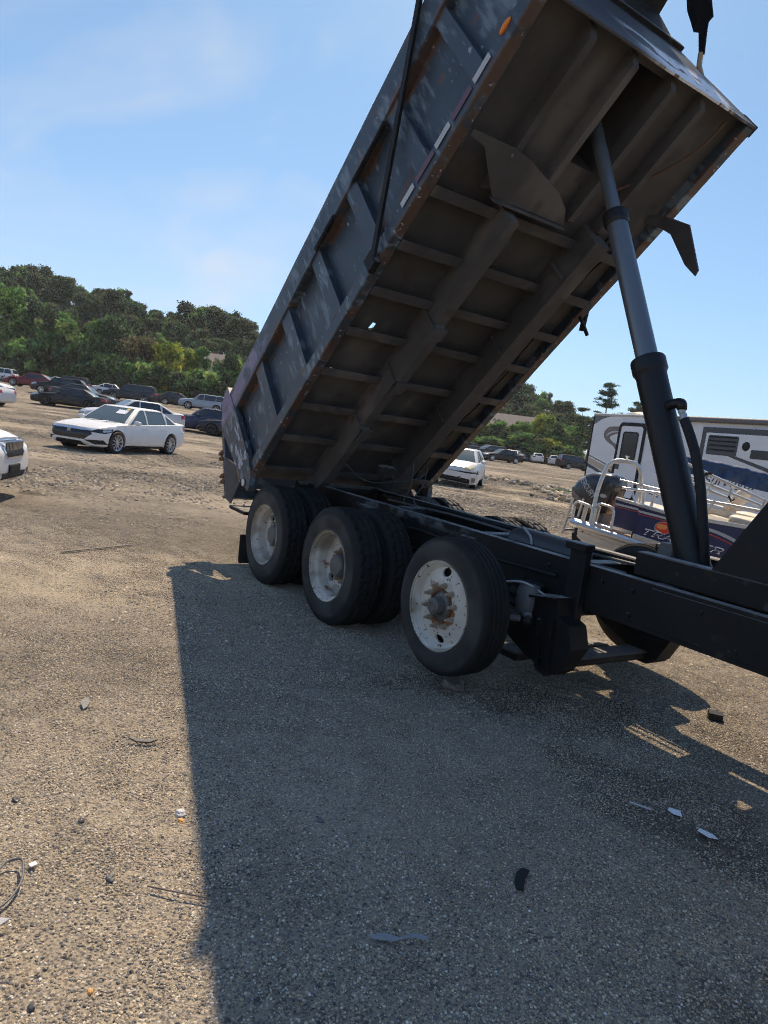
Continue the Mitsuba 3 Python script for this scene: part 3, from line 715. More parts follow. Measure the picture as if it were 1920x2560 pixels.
# --- wheels
def tyre(R, W, kind, n=160):
    """tread and sidewalls; y from 0 (outer face) to W; uv.y = radius"""
    rb = .288
    sw = [(rb, .030), (rb + .02, .010), (.5 * (rb + R), -.006), (R - .05, .006), (R - .022, .016), (R - .006, .034)]
    tr_y = np.linspace(.036, W - .036, 41)
    a = np.linspace(0, 2 * np.pi, n + 1)
    prof = [(r, y) for r, y in sw] + [(R + .004 * math.sin(math.pi * (y - .036) / (W - .072)), y) for y in tr_y] + [(r, W - y) for r, y in sw[::-1]]
    pr = np.array(prof); k = len(pr)
    r = np.tile(pr[:, 0], (n + 1, 1)); y = np.tile(pr[:, 1], (n + 1, 1))
    tv = (pr[:, 1] - .036) / (W - .072); tr = (np.arange(k) >= len(sw)) & (np.arange(k) < k - len(sw))
    if kind == 'rib':
        for g in (.2, .4, .6, .8):
            zig = g + .012 * np.sign(np.sin(a * 45))[:, None]
            r -= np.where(tr[None, :] & (np.abs(tv[None, :] - zig) < .028), .011, 0)
    else:
        for g in (.18, .5, .82):
            zig = g + .035 * np.abs(((a * 30 / np.pi) % 2) - 1)[:, None] - .017
            r -= np.where(tr[None, :] & (np.abs(tv[None, :] - zig) < .03), .013, 0)
        ph = (a * 30 / (2 * np.pi))[:, None] + .35 * np.abs(tv[None, :] - .5) + .5 * (np.abs(tv[None, :] - .5) > .32)
        r -= np.where(tr[None, :] & ((ph % 1) < .16), .012, 0)
    v = np.stack([r * np.cos(a)[:, None], y, r * np.sin(a)[:, None]], -1).reshape(-1, 3)
    uv = np.stack([np.broadcast_to((a / (2 * np.pi))[:, None], r.shape), r], -1).reshape(-1, 2)
    i, j = np.meshgrid(np.arange(n), np.arange(k - 1), indexing='ij')
    q = np.stack([i * k + j, i * k + j + 1, (i + 1) * k + j + 1, (i + 1) * k + j], -1).reshape(-1, 4)
    return v, np.vstack([q[:, [0, 1, 2]], q[:, [0, 2, 3]]]), uv


def tyre_ply(*a):
    v, f, uv = tyre(*a); return ply((v, f), 'tyre', smooth=True, uv=uv)


TY_DRIVE, TY_RIB, TY_LIFT = tyre_ply(.507, .27, 'lug', 240), tyre_ply(.507, .27, 'rib'), tyre_ply(.466, .255, 'rib')
def radial_ply(m, mt):
    v, f = np.array(m.vertices), np.array(m.faces)
    # facet normals kept: split vertices so that uv can carry the radius
    vv = v[f].reshape(-1, 3); uv = np.stack([np.arctan2(vv[:, 2], vv[:, 0]) / 6.2832, np.hypot(vv[:, 0], vv[:, 2])], 1)
    sm = trimesh.graph.smooth_shade(m, angle=math.radians(40), facet_minarea=None)
    vv = np.array(sm.vertices); uv = np.stack([np.arctan2(vv[:, 2], vv[:, 0]) / 6.2832, np.hypot(vv[:, 0], vv[:, 2])], 1)
    return ply((vv, np.array(sm.faces)), mt, smooth=True, uv=uv)


def rim_mesh(deep, holes):
    """disc wheel; outer face towards -y; deep = disc set far in (dual) or near the face (lift axle)"""
    if deep: prof = [(.302, .0), (.302, .012), (.288, .016), (.285, .035), (.268, .05), (.262, .075), (.262, .150), (.245, .168), (.20, .176), (.105, .176), (.105, .190), (.27, .190), (.30, .10), (.306, .03), (.306, -.003)]
    else: prof = [(.302, .0), (.302, .010), (.290, .014), (.286, .030), (.272, .044), (.262, .062), (.245, .060), (.20, .040), (.172, .036), (.105, .036), (.105, .052), (.20, .056), (.272, .085), (.30, .06), (.306, .02), (.306, -.003)]
    v, f, _ = lathe(prof + prof[:1], 64); n = len(prof) + 1
    m = trimesh.Trimesh(v, f, process=False); m.merge_vertices(); m.update_faces(m.nondegenerate_faces())
    s = man(m.vertices, m.faces)
    for k in range(holes):
        a = math.pi / 2 + k * 2 * np.pi / holes
        c = lathe([(0, -.5), (1, -.5), (1, .5), (0, .5)], 20); q = c[0] * [.044, 1, .030]
        t = a + math.pi / 2; R_ = np.array([[math.cos(t), 0, -math.sin(t)], [0, 1, 0], [math.sin(t), 0, math.cos(t)]])
        q = q @ R_.T + [.228 * math.cos(a), .1, .228 * math.sin(a)]
        w = trimesh.Trimesh(q, c[1], process=False); w.merge_vertices(); s = s - man(w.vertices, w.faces)
    return unman(s)


RIM_DEEP, RIM_LIFT = radial_ply(rim_mesh(True, 2), 'wheelwhite'), radial_ply(rim_mesh(False, 2), 'wheelwhite')
def studs(y0, l):
    b_ = MB()
    for k in range(1):
        a = 0.0; c = np.array([.143 * math.cos(a), 0, .143 * math.sin(a)])
        b_.tube([c + [0, y0, 0], c + [0, y0 - .008, 0]], .021, 12).tube([c + [0, y0 - .008, 0], c + [0, y0 - .032, 0]], .0165, 6).tube([c + [0, y0 - .03, 0], c + [0, y0 - l, 0]], .0095, 8)
    return b_
STUD_LIFT, STUD_DEEP = ply(studs(.036, .058), 'nut', 30), ply(studs(.176, .055), 'nut', 30)
HUB_LIFT = ply(lathe([(.106, .05), (.106, .036), (.082, .032), (.064, .022), (.060, .0), (.057, -.036), (.050, -.043), (.040, -.045), (.037, -.050), (.027, -.050), (.024, -.044), (.012, -.042), (0, -.042)], 32)[:2], 'greyhub', 30)
HUB_RING = ply(lathe([(.115, .037), (.113, .024), (.098, .022), (.096, .04)], 32)[:2], 'rustiron', 30)
HUB_DEEP = ply(lathe([(.106, .19), (.106, .15), (.10, .10), (.085, .085), (.05, .08), (0, .08)], 32)[:2], 'greyhub', 30)
DRUM = ply(lathe([(0, .20), (.21, .20), (.215, .21), (.215, .40), (0, .40)], 32)[:2], 'frame', 30)


def wheel(x, y, z, side, rim, ty, rot, parts, lab=None):
    """side -1: outer face towards -y"""
    a = rot; m = M4([math.cos(a), 0, math.sin(a)], [0, 1, 0], [-math.sin(a), 0, math.cos(a)], [x, y, z])
    if side > 0: m = M4([math.cos(a), 0, math.sin(a)], [0, -1, 0], [-math.sin(a), 0, math.cos(a)], [x, y, z])
    key = numbered(f'{TRUCK}__wheel')
    labels[key] = {'label': lab} if lab else {}
    if not lab: del labels[key]
    put(key, 'tyre', ty, tr=m); put(key, 'rim', rim, tr=m)
    for n_, q in parts:
        for k in range(10 if n_ == 'wheel_nut' else 1):
            t = k * 2 * np.pi / 10 + .15; R_ = M4([math.cos(t), 0, math.sin(t)], [0, 1, 0], [-math.sin(t), 0, math.cos(t)], [0, 0, 0]) if n_ == 'wheel_nut' else np.eye(4)
            put(key, n_, q, tr=m @ R_)
    return key


for x in (0.0, 1.35):
    for sy in (-1, 1):
        wheel(x, sy * 1.2, .4984, sy, RIM_DEEP, TY_DRIVE if (x > 1 or sy > 0) else TY_DRIVE, .9 + x, (('wheel_nut', STUD_DEEP), ('hub', HUB_DEEP), ('brake_drum', DRUM)) if sy < 0 else (('hub', HUB_DEEP),))
        wheel(x, sy * .88, .4984, sy, RIM_DEEP, TY_DRIVE, 2.0 + x, ())
for sy in (-1, 1):
    wheel(2.876, sy * 1.19, .589, sy, RIM_LIFT, TY_LIFT, .05, (('wheel_nut', STUD_LIFT), ('hub', HUB_LIFT), ('hub_ring', HUB_RING), ('brake_drum', DRUM)) if sy < 0 else (('hub', HUB_LIFT), ('brake_drum', DRUM)),
          'raised lift-axle wheel with a white rust-spotted disc' if sy < 0 else None)
# the tractor end of the truck stands to the right of the picture
CB = f'{TRUCK}__cab'
cb = MB(); cb.add(*prism([(6.6, 1.05), (6.6, 2.85), (6.8, 2.95), (7.9, 2.9), (8.3, 2.0), (9.6, 1.75), (9.7, 1.0), (9.6, .75), (6.6, .75)], -1.05, 1.05, 'xz'))
put(CB, 'shell', dent(cb, .002, 2, 3, .4), 'pslate', 30)
put(CB, 'bumper', MB().box((9.7, -1.2, .5), (9.85, 1.2, .85), .04), 'chrome')
v, f = prism([(7.93, 2.84), (8.29, 2.06), (8.31, 2.07), (7.95, 2.86)], -.9, .9, 'xz'); put(CB, 'windshield', (v, f), 'glass')
for sy in (-1, 1):
    put(CB, 'side_window', prism([(7.0, 2.1), (7.0, 2.75), (7.75, 2.75), (8.1, 2.1)], sy * 1.045, sy * 1.055, 'xz'), 'glass')
    wheel(8.9, sy * 1.2, .5, sy, RIM_LIFT, TY_RIB, .3, (('hub', HUB_LIFT),))
    put(CB, 'fuel_tank', MB().tube([(6.2, sy * .85, .7), (7.3, sy * .85, .7)], .28, 24), 'galv', 30)

# ------------------------------------------------------------------ cars
def loft(st):
    """rings (k, m, 3) -> closed mesh"""
    k, m = st.shape[:2]; v = st.reshape(-1, 3)
    i, j = np.meshgrid(np.arange(k - 1), np.arange(m), indexing='ij')
    q = np.stack([i * m + j, i * m + (j + 1) % m, (i + 1) * m + (j + 1) % m, (i + 1) * m + j], -1).reshape(-1, 4)
    f = [q[:, [0, 1, 2]], q[:, [0, 2, 3]]]
    c0, c1 = len(v), len(v) + 1
    v = np.vstack([v, st[0].mean(0), st[-1].mean(0)]); jj = np.arange(m); e = (k - 1) * m
    f += [np.stack([jj * 0 + c0, (jj + 1) % m, jj], 1), np.stack([jj * 0 + c1, e + jj, e + (jj + 1) % m], 1)]
    return v, np.vstack(f)


STY = {
    'tall': dict(x=[-.5, -.492, -.47, -.42, -.33, -.2, 0, .15, .22, .30, .38, .44, .475, .492, .5],
                  w=[.70, .80, .88, .95, .98, 1, 1, .995, .985, .97, .94, .89, .81, .70, .58],
                  b=[.40, .30, .26, .22, .20, .20, .20, .20, .20, .20, .20, .22, .24, .28, .38],
                  s=[.75, .93, 1.01, 1.03, 1.01, .99, .97, .965, .955, .94, .91, .87, .82, .75, .64],
                  cr=[.0, .03, .05, .05, .04, .03, .03, .03, .045, .06, .07, .065, .05, .03, .0],
                  belt=(-.43, .205), roof=(-.20, .045), rw=.60, bw=.93, base=.95),
    # x/L, half width (of W/2), bottom z, shoulder z, centre crown ; greenhouse: belt range, roof range (of L), roof half width
    'sedan': dict(x=[-.5, -.492, -.47, -.42, -.33, -.2, 0, .15, .22, .30, .38, .44, .475, .492, .5],
                  w=[.70, .80, .88, .95, .98, 1, 1, .995, .985, .97, .94, .88, .78, .66, .56],
                  b=[.40, .30, .24, .20, .18, .17, .17, .17, .17, .17, .17, .18, .20, .24, .34],
                  s=[.72, .90, .98, 1.0, .98, .95, .93, .915, .90, .86, .81, .755, .70, .64, .56],
                  cr=[.0, .03, .05, .05, .04, .03, .03, .03, .045, .055, .06, .055, .045, .03, .0],
                  belt=(-.43, .205), roof=(-.20, .045), rw=.60, bw=.93, base=.90),
    'fast': dict(x=[-.5, -.492, -.47, -.42, -.33, -.2, 0, .15, .22, .30, .38, .44, .475, .492, .5],
                 w=[.70, .82, .90, .95, .98, 1, 1, .995, .985, .97, .94, .88, .78, .66, .56],
                 b=[.42, .32, .26, .20, .18, .17, .17, .17, .17, .17, .17, .18, .20, .24, .34],
                 s=[.80, .97, 1.03, 1.02, .99, .96, .93, .91, .89, .845, .785, .73, .675, .62, .54],
                 cr=[.0, .02, .04, .05, .04, .03, .03, .03, .045, .06, .065, .06, .045, .03, .0],
                 belt=(-.475, .25), roof=(-.22, .045), rw=.69, bw=.955, base=.88),
    'hatch': dict(x=[-.5, -.492, -.47, -.42, -.33, -.2, 0, .15, .24, .32, .39, .445, .475, .492, .5],
                  w=[.74, .86, .93, .97, .99, 1, 1, .995, .985, .97, .94, .88, .80, .68, .58],
                  b=[.45, .34, .28, .22, .20, .20, .20, .20, .20, .20, .20, .20, .22, .26, .36],
                  s=[.80, .98, 1.02, 1.01, .99, .97, .95, .94, .925, .89, .84, .78, .72, .66, .58],
                  cr=[.0, .02, .03, .04, .04, .03, .03, .03, .05, .06, .065, .06, .05, .03, .0],
                  belt=(-.485, .25), roof=(-.37, .05), rw=.64, bw=.93, base=.92),
    'suv': dict(x=[-.5, -.494, -.475, -.42, -.33, -.2, 0, .15, .24, .32, .40, .45, .48, .494, .5],
                w=[.78, .88, .95, .98, 1, 1, 1, 1, .99, .98, .96, .92, .85, .74, .64],
                b=[.50, .40, .33, .27, .25, .25, .25, .25, .25, .25, .25, .26, .28, .32, .42],
                s=[.90, 1.08, 1.12, 1.12, 1.11, 1.09, 1.07, 1.06, 1.05, 1.02, .98, .93, .87, .78, .68],
                cr=[.0, .02, .03, .04, .04, .03, .03, .03, .05, .06, .06, .055, .045, .03, .0],
                belt=(-.49, .235), roof=(-.43, .07), rw=.70, bw=.94, base=1.03),
    'van': dict(x=[-.5, -.494, -.475, -.42, -.33, -.2, 0, .15, .26, .34, .41, .455, .48, .494, .5],
                w=[.82, .90, .96, .98, 1, 1, 1, 1, .99, .97, .94, .88, .80, .70, .60],
                b=[.45, .36, .30, .24, .22, .22, .22, .22, .22, .22, .22, .22, .24, .28, .38],
                s=[.90, 1.05, 1.08, 1.08, 1.07, 1.05, 1.04, 1.03, 1.01, .96, .90, .83, .76, .68, .58],
                cr=[.0, .02, .03, .04, .04, .03, .03, .03, .05, .06, .06, .055, .045, .03, .0],
                belt=(-.49, .32), roof=(-.45, .08), rw=.74, bw=.95, base=1.0),
}


def grow(v, e):
    c = np.array([0, 0, .6]); d = v - c; n = d / np.array([2.3, .9, .5]); n /= np.linalg.norm(n, axis=1, keepdims=True) + 1e-9
    return v + n * e


def car_parts(sty, L, W, H, wr=.33, detail=True):
    q = STY[sty]; k = H / 1.45 if sty in ('sedan', 'fast', 'hatch', 'tall') else H / 1.72
    xs = np.unique(np.concatenate([np.linspace(-.5, .5, 41), np.array(q['x'])]))
    ip = lambda a: np.interp(xs, q['x'], q[a])
    sm = lambda a: np.convolve(np.pad(ip(a), 2, 'edge'), np.ones(5) / 5, 'valid') * .5 + ip(a) * .5
    w, b, s, cr = sm('w') * W / 2, sm('b') * k, sm('s') * k, sm('cr')
    rings = []
    for i, x in enumerate(xs * L):
        bb, ss, ww = b[i], s[i], w[i]; hgt = ss - bb
        half = [(0, bb), (ww * .80, bb), (ww * .945, bb + .05 * hgt + .01), (ww * .985, bb + .22 * hgt), (ww, bb + .45 * hgt), (ww * .992, bb + .66 * hgt), (ww * .965, bb + .84 * hgt), (ww * .935, ss - .015), (ww * .88, ss + .004), (ww * .6, ss + cr[i] * .7), (0, ss + cr[i])]
        ring = [(x, y, z) for y, z in half] + [(x, -y, z) for y, z in half[-2:0:-1]]
        rings.append(ring)
    bv, bf = loft(np.array(rings))
    body = man(bv, bf)
    wb = .29 * L; axf, axr = wb * (1.02 if sty != 'van' else 1.06), -wb * .98
    def cyl(x, y0, y1, r, z=wr):
        v, f, _ = lathe([(0, y0), (r, y0), (r, y1), (0, y1)], 28); m = trimesh.Trimesh(v + [x, 0, z], f, process=False); m.merge_vertices(); return man(m.vertices, m.faces)
    for x in (axf, axr):
        for sy in (-1, 1): body = body - cyl(x, min(sy * (W / 2 - .24), sy * (W / 2 + .1)), max(sy * (W / 2 - .24), sy * (W / 2 + .1)), wr * 1.13, wr * 1.02)
    big = man(grow(bv, .006), bf)
    for x in (axf, axr):
        for sy in (-1, 1): big = big - cyl(x, min(sy * (W / 2 - .24), sy * (W / 2 + .1)), max(sy * (W / 2 - .24), sy * (W / 2 + .1)), wr * 1.13, wr * 1.02)
    shell = big - man(*grow_pair(bv, bf, -.012))
    # door gaps
    for x in (.17 * L, .0 * L - .02, -.20 * L):
        for sy in (-1, 1):
            body = body - man(*cbox((x - .004, sy * W * .44, b.min() + .10), (x + .004, sy * W * .56, q['base'] * k + .02), .0005))
    # greenhouse
    bl, rf = np.array(q['belt']) * L, np.array(q['roof']) * L; bz = q['base'] * k; bw, rw = q['bw'] * W / 2, q['rw'] * W / 2
    rz = H - .035
    def ring(x0, x1, wy, z, xc=0, n=11, rnd=.16):
        r = min(rnd, .45 * (x1 - x0), .9 * wy); a = np.linspace(0, np.pi / 2, 5)
        pts = [(x1 - r + r * np.cos(t), wy - r + r * np.sin(t)) for t in a[::1]] + [(x0 + r - r * np.sin(t), wy - r + r * np.cos(t)) for t in a]
        pts = pts + [(x, -y) for x, y in pts[::-1]]
        return [(x, y, z) for x, y in pts]
    def gh(e):
        R = []
        for t in (0, .15, .3, .45, .6, .75, .88, .97):
            u = t ** 1.0; bow = .06 * math.sin(math.pi * t)
            x0 = bl[0] + (rf[0] - bl[0]) * u - bow * .8 - e; x1 = bl[1] + (rf[1] - bl[1]) * u + bow * .6 + e
            wy = bw + (rw - bw) * (t ** 1.35) + e
            R.append(ring(x0, x1, wy, bz - .12 + (rz - bz + .12) * t))
        for f_, zz in ((.93, .99), (.75, 1.012), (.4, 1.022)):
            xm = (rf[0] + rf[1]) / 2; hx = (rf[1] - rf[0]) / 2 * f_ + (e + .02) * f_
            R.append(ring(xm - hx - .1 * (1 - f_), xm + hx, rw * f_ + e, bz - .12 + (rz - bz + .12) * zz, rnd=.16 * f_))
        return loft(np.array(R))
    ov, of = gh(.0); iv, if_ = gh(-.014)
    outer, inner = man(ov, of), man(iv, if_)
    def xat(t, which): return bl[which] + (rf[which] - bl[which]) * t
    zt = lambda t: bz - .12 + (rz - bz + .12) * t
    lo, hi = .22, .92
    pf, pr_ = .13, (.12 if sty in ('sedan', 'fast', 'tall') else .11)
    F = lambda t: xat(t, 1) - pf; Bk = lambda t: xat(t, 0) + pr_
    xB = -.015 * L
    win = []
    def sidew(xa0, xa1, xb0, xb1):   # bottom/top at rear, bottom/top at front
        return [(xa0, zt(lo)), (xb0, zt(lo)), (xb1, zt(hi)), (xa1, zt(hi))]
    win.append(sidew(xB + .03, xB + .03, F(lo) , F(hi) ))
    if sty in ('suv', 'van'):
        xC = -.26 * L
        win.append(sidew(xC + .03, xC + .03, xB - .03, xB - .03)); win.append(sidew(Bk(lo), Bk(hi) + .05, xC - .03, xC - .03))
    else:
        xC = -.215 * L if sty != 'fast' else -.235 * L
        win.append(sidew(max(xC, Bk(lo)), max(xC + .02, Bk(hi) - .0), xB - .03, xB - .03))
        if Bk(lo) < xC - .12: win.append([(Bk(lo) + .05, zt(lo)), (xC - .035, zt(lo)), (xC - .035, zt(min(hi, .78)))])
    frame = outer; sidewin = []
    for poly in win:
        for sy in (-1, 1):
            pm = man(*prism(poly, min(sy * .25, sy * 1.4), max(sy * .25, sy * 1.4), 'xz')); frame = frame - pm; sidewin.append((sy, inner ^ pm))
    wsy = lambda t: (bw + (rw - bw) * t ** 1.35)
    def endw(which, a, b_, mg):
        poly = [(-wsy(a) + mg, zt(a)), (wsy(a) - mg, zt(a)), (wsy(b_) - mg, zt(b_)), (-wsy(b_) + mg, zt(b_))]
        xm = (rf[0] + rf[1]) / 2
        v, f = prism(poly, xm if which else -4, 4 if which else xm, 'yz')
        keep = [(xat(0, 1) - .02 + .15, 0), (xat(1, 1) - .07, 3), (6, 3), (6, 0)] if which else [(xat(0, 0) - .13, 0), (xat(1, 0) + .07, 3), (-6, 3), (-6, 0)]
        kp = man(*prism([(xat(0, which) + (-.18 if which else .18), zt(0)), (xat(1, which) + (-.14 if which else .14), zt(1)), (6 if which else -6, zt(1)), (6 if which else -6, zt(0))], -2, 2, 'xz'))
        return man(v, f) ^ kp
    wsp, rwp = endw(1, .23, .95, .10), endw(0, .34 if sty != 'van' else .2, .93, .12)
    frame = frame - wsp - rwp
    P_ = {'body': (unman(body), 42), 'roof_and_pillars': (unman(frame), 42), 'windshield': (unman(inner ^ wsp), 30), 'rear_window': (unman(inner ^ rwp), 30)}
    P_['side_window'] = [(unman(m), 30) for _, m in sidewin]
    bx = lambda a, b_: man(*cbox(np.minimum(a, b_), np.maximum(a, b_), .01))
    fz = np.interp(.46, q['x'], q['s']) * k
    P_['headlight'] = [(unman(shell ^ man(*prism([(.375 * L, fz - .02), (.39 * L, fz + .07), (.5 * L, fz + .02), (.52 * L, fz - .10), (.46 * L, fz - .11)], min(sy * W * .26, sy * W), max(sy * W * .26, sy * W), 'xz'))), 30) for sy in (-1, 1)]
    rzz = np.interp(-.47, q['x'], q['s']) * k
    P_['taillight'] = [(unman(shell ^ bx((-.52 * L, sy * W * .27, rzz - .23), (-.44 * L, sy * W * .7, rzz - .05))), 30) for sy in (-1, 1)]
    P_['grille'] = (unman(shell ^ bx((.40 * L, -W * .25, fz - .27), (.55 * L, W * .25, fz - .07))), 30)
    P_['lower_grille'] = (unman(shell ^ bx((.40 * L, -W * .34, b.min() + .02), (.55 * L, W * .34, fz - .38))), 30)
    P_['sill_trim'] = [(unman(shell ^ bx((axr + wr * 1.2, sy * W * .3, 0), (axf - wr * 1.2, sy * W, b.min() + .085))), 30) for sy in (-1, 1)]
    P_['door_handle'] = [(MB().box((x, sy * W * .478, bz - .10), (x + .17, sy * W * .503, bz - .065), .008).mesh(), 30) for x in (.015 * L, -.19 * L) for sy in (-1, 1)]
    mir = []
    for sy in (-1, 1):
        o = trimesh.creation.icosphere(2, 1); o.vertices = np.sign(o.vertices) * np.abs(o.vertices) ** .75 * [.07, .115, .065] + [bl[1] - .10 * L - .02, sy * (W / 2 + .09), bz + .08]
        mir.append((o, True))
    P_['mirror'] = mir
    P_['wheel_arch'] = [(trimesh.Trimesh(*[a for a in lathe([(0, sy * (W / 2 - .235)), (wr * 1.125, sy * (W / 2 - .235)), (wr * 1.12, sy * (W / 2 - .225)), (0, sy * (W / 2 - .225))], 20)[:2]], process=False).apply_translation([x, 0, wr * 1.02]), False) for x in (axf, axr) for sy in (-1, 1)]
    info = dict(axf=axf, axr=axr, W=W, wr=wr, L=L, H=H, bz=bz, fz=fz, shell=shell, bv=bv, bf=bf, bl=bl, rf=rf, zt=zt, xat=xat, k=k)
    return P_, info


def grow_pair(v, f, e): return grow(v, e), f


def car_wheels(wr, tw_=.21, spokes=10, twist=.0):
    rr = wr * .70
    t = lathe([(rr, .012), (rr + .01, 0), (wr - .045, -.006), (wr - .012, .008), (wr, .03), (wr, tw_ - .03), (wr - .02, tw_), (rr, tw_ - .01)], 40)
    r = lathe([(rr + .004, .0), (rr + .004, -.004), (rr - .012, .004), (rr - .022, .04), (rr - .022, tw_), (rr, tw_)], 40)
    b_ = MB().add(*r[:2])
    for k in range(spokes):
        a = k * 2 * np.pi / spokes; c, s = math.cos(a), math.sin(a)
        v, f = cbox((.035, .012, -.020), (rr - .008, .04, .020), .006); v[:, 2] += twist * v[:, 0] ** 1.2; v[:, 2] *= (.55 + v[:, 0] / rr * .6)
        b_.add(np.stack([v[:, 0] * c - v[:, 2] * s, v[:, 1], v[:, 0] * s + v[:, 2] * c], 1), f)
    b_.add(*lathe([(.055, .03), (.05, .004), (.0, .002)], 16)[:2])
    d = lathe([(0, .07), (rr - .03, .07)], 24)
    return t[:2], b_, d[:2]


TEMPL = {}
def template(name, sty, L, W, H, wr, spokes=10, twist=0.0):
    P_, info = car_parts(sty, L, W, H, wr)
    out = {}
    for k, v in P_.items():
        for m, s in (v if isinstance(v, list) else [v]):
            if len(m.faces): out.setdefault(k, []).append(mikit.ply(m, 'm_black', smooth=s))
    t, r, dsc = car_wheels(wr, .215, spokes, twist)
    out['_w'] = (mikit.ply(t, 'm_rubber', smooth=30), mikit.ply(r.mesh(), 'm_rimalu', smooth=30), mikit.ply(dsc, 'm_black'))
    TEMPL[name] = (out, info)


template('sedan', 'sedan', 4.85, 1.86, 1.45, .335)
template('coupe', 'sedan', 4.98, 1.90, 1.42, .355, 7)
template('bigsedan', 'tall', 5.0, 1.88, 1.50, .345, 10)
template('white_sedan', 'fast', 4.66, 1.82, 1.41, .325, 10, .55)
template('fast', 'fast', 4.60, 1.83, 1.45, .33)
template('hatch', 'hatch', 4.46, 1.76, 1.49, .325, 8)
template('suv', 'suv', 4.70, 1.90, 1.66, .36, 6)
template('bigsuv', 'suv', 5.0, 2.0, 1.80, .38, 5)
template('van', 'van', 4.95, 1.97, 1.72, .345, 7)
MATS = dict(windshield='glass', rear_window='glass', side_window='glass', headlight='lampglass', taillight='redlens', grille='blackgloss', lower_grille='black', sill_trim='black', wheel_arch='black', door_handle=None, mirror=None)
ALLP = ('body', 'roof_and_pillars', 'windshield', 'rear_window', 'side_window', 'headlight', 'taillight', 'grille', 'lower_grille', 'sill_trim', 'door_handle', 'mirror', 'wheel_arch')


def car(kind, tmpl, color, x, y, deg, label, cat, group=None, z=None, skip=(), rim='rimalu', over=None, dz=0.0):
    key = thing(kind, label, cat, group); out, info = TEMPL[tmpl]
    zz = float(terrain(x, y)) if z is None else z
    m = yawm(x, y, zz + dz, deg)
    for p_ in ALLP:
        if p_ in skip: continue
        mt = (over or {}).get(p_, MATS.get(p_, color)) or color
        for d in out.get(p_, []): put(key, p_, d, mt, tr=m)
    if 'wheel' not in skip:
        for ax in (info['axf'], info['axr']):
            for sy in (-1, 1):
                wk = numbered(f'{key}__wheel'); yy = sy * (info['W'] / 2 - .018)
                wm = m @ M4([1, 0, 0], [0, -sy * 1.0, 0], [0, 0, 1], [ax, yy, info['wr']])
                put(wk, 'tyre', out['_w'][0], tr=wm); put(wk, 'rim', out['_w'][1], rim, tr=wm); put(wk, 'brake_disc', out['_w'][2], tr=wm)
    return key, m, info


LOT = 'cars parked in the gravel lot'
# --- the white sedan in the open, nearest whole car
wk, wm, wi = car('sedan', 'white_sedan', 'pwhite', -16.05, .98, -49, 'clean white sedan parked alone on the gravel with a paper on its windshield', 'car', LOT, skip=('grille', 'lower_grille', 'headlight'), over=dict(windshield='screen', side_window='screen', door_handle='chrome'))
def fitpart(name, poly, axes, a, b, m, region=None, tr=wm, key=wk, info=wi, e=.008):
    sh = man(grow(info['bv'], e), info['bf']) - man(grow(info['bv'], -.012), info['bf'])
    q = sh ^ man(*prism(poly, a, b, axes))
    if region is not None: q = q ^ region
    mm = unman(q)
    if len(mm.faces): return put(key, name, mm, m, 30, tr)


fz = wi['fz']
hex_ = [(-.62, fz - .06), (-.66, fz - .15), (-.50, fz - .31), (.50, fz - .31), (.66, fz - .15), (.62, fz - .06)]
gk_ = fitpart('grille', hex_, 'yz', 1.6, 3.0, 'blackgloss')
fitpart('grille_bar', [(-.74, fz + .015), (-.66, fz - .055), (.66, fz - .055), (.74, fz + .015), (.5, fz + .02), (-.5, fz + .02)], 'yz', 1.9, 3.0, 'chrome', e=.016)
fitpart('lower_grille', [(-.52, .17), (-.40, .31), (.40, .31), (.52, .17), (.7, .05), (-.7, .05)], 'yz', 1.6, 3.0, 'black')
for sy in (-1, 1):
    fitpart('fog_recess', [(sy * .50, .36), (sy * .82, .38), (sy * .84, .26), (sy * .74, .25)], 'yz', 1.3, 3.0, 'black')
    fitpart('headlight', [(1.55, fz + .03), (1.75, fz + .01), (2.34, fz - .01), (2.34, fz - .08), (1.9, fz - .12), (1.62, fz - .06)], 'xz', min(sy * .45, sy * 1.0), max(sy * .45, sy * 1.0), 'blackgloss')
    fitpart('headlight_lens', [(1.62, fz - .005), (1.95, fz - .02), (1.95, fz - .08), (1.68, fz - .05)], 'xz', min(sy * .6, sy * 1.0), max(sy * .6, sy * 1.0), 'lampglass', e=.011)
# emblem on the grille: a letter H in a rounded frame
hb = MB()
for y in (-.045, .045): hb.box((2.26, y - .012 - .01 * np.sign(y), fz - .145), (2.36, y + .012 - .01 * np.sign(y), fz - .045), .003)
hb.box((2.26, -.04, fz - .105), (2.36, .04, fz - .085), .002)
put(wk, 'emblem', hb, 'chrome', tr=wm)
put(wk, 'plate_frame', MB().box((2.29, -.16, fz - .30), (2.335, .16, fz - .20), .004), 'black', tr=wm)
# paper and yellow tag inside the windshield, seat shapes are left to the reflection
def ws_patch(y0, y1, t0, t1, off):
    pts = []
    for t, y in ((t0, y0), (t0, y1), (t1, y1), (t1, y0)):
        pts.append((wi['xat'](t, 1) + .06 * math.sin(math.pi * t) * .6 + off, y, wi['zt'](t)))
    v = np.array(pts); n_ = np.cross(v[1] - v[0], v[3] - v[0]); n_ /= np.linalg.norm(n_)
    vv = np.vstack([v - n_ * .002, v + n_ * .002]); f = [(0, 2, 1), (0, 3, 2), (4, 5, 6), (4, 6, 7)] + sum([[(i, (i + 1) % 4, (i + 1) % 4 + 4), (i, (i + 1) % 4 + 4, i + 4)] for i in range(4)], [])
    return vv, np.array(f)
put(wk, 'windshield_paper', ws_patch(.12, .46, .66, .84, .006), 'paper', tr=wm)
put(wk, 'windshield_tag', ws_patch(.34, .46, .86, .92, .008), 'yellow', tr=wm)
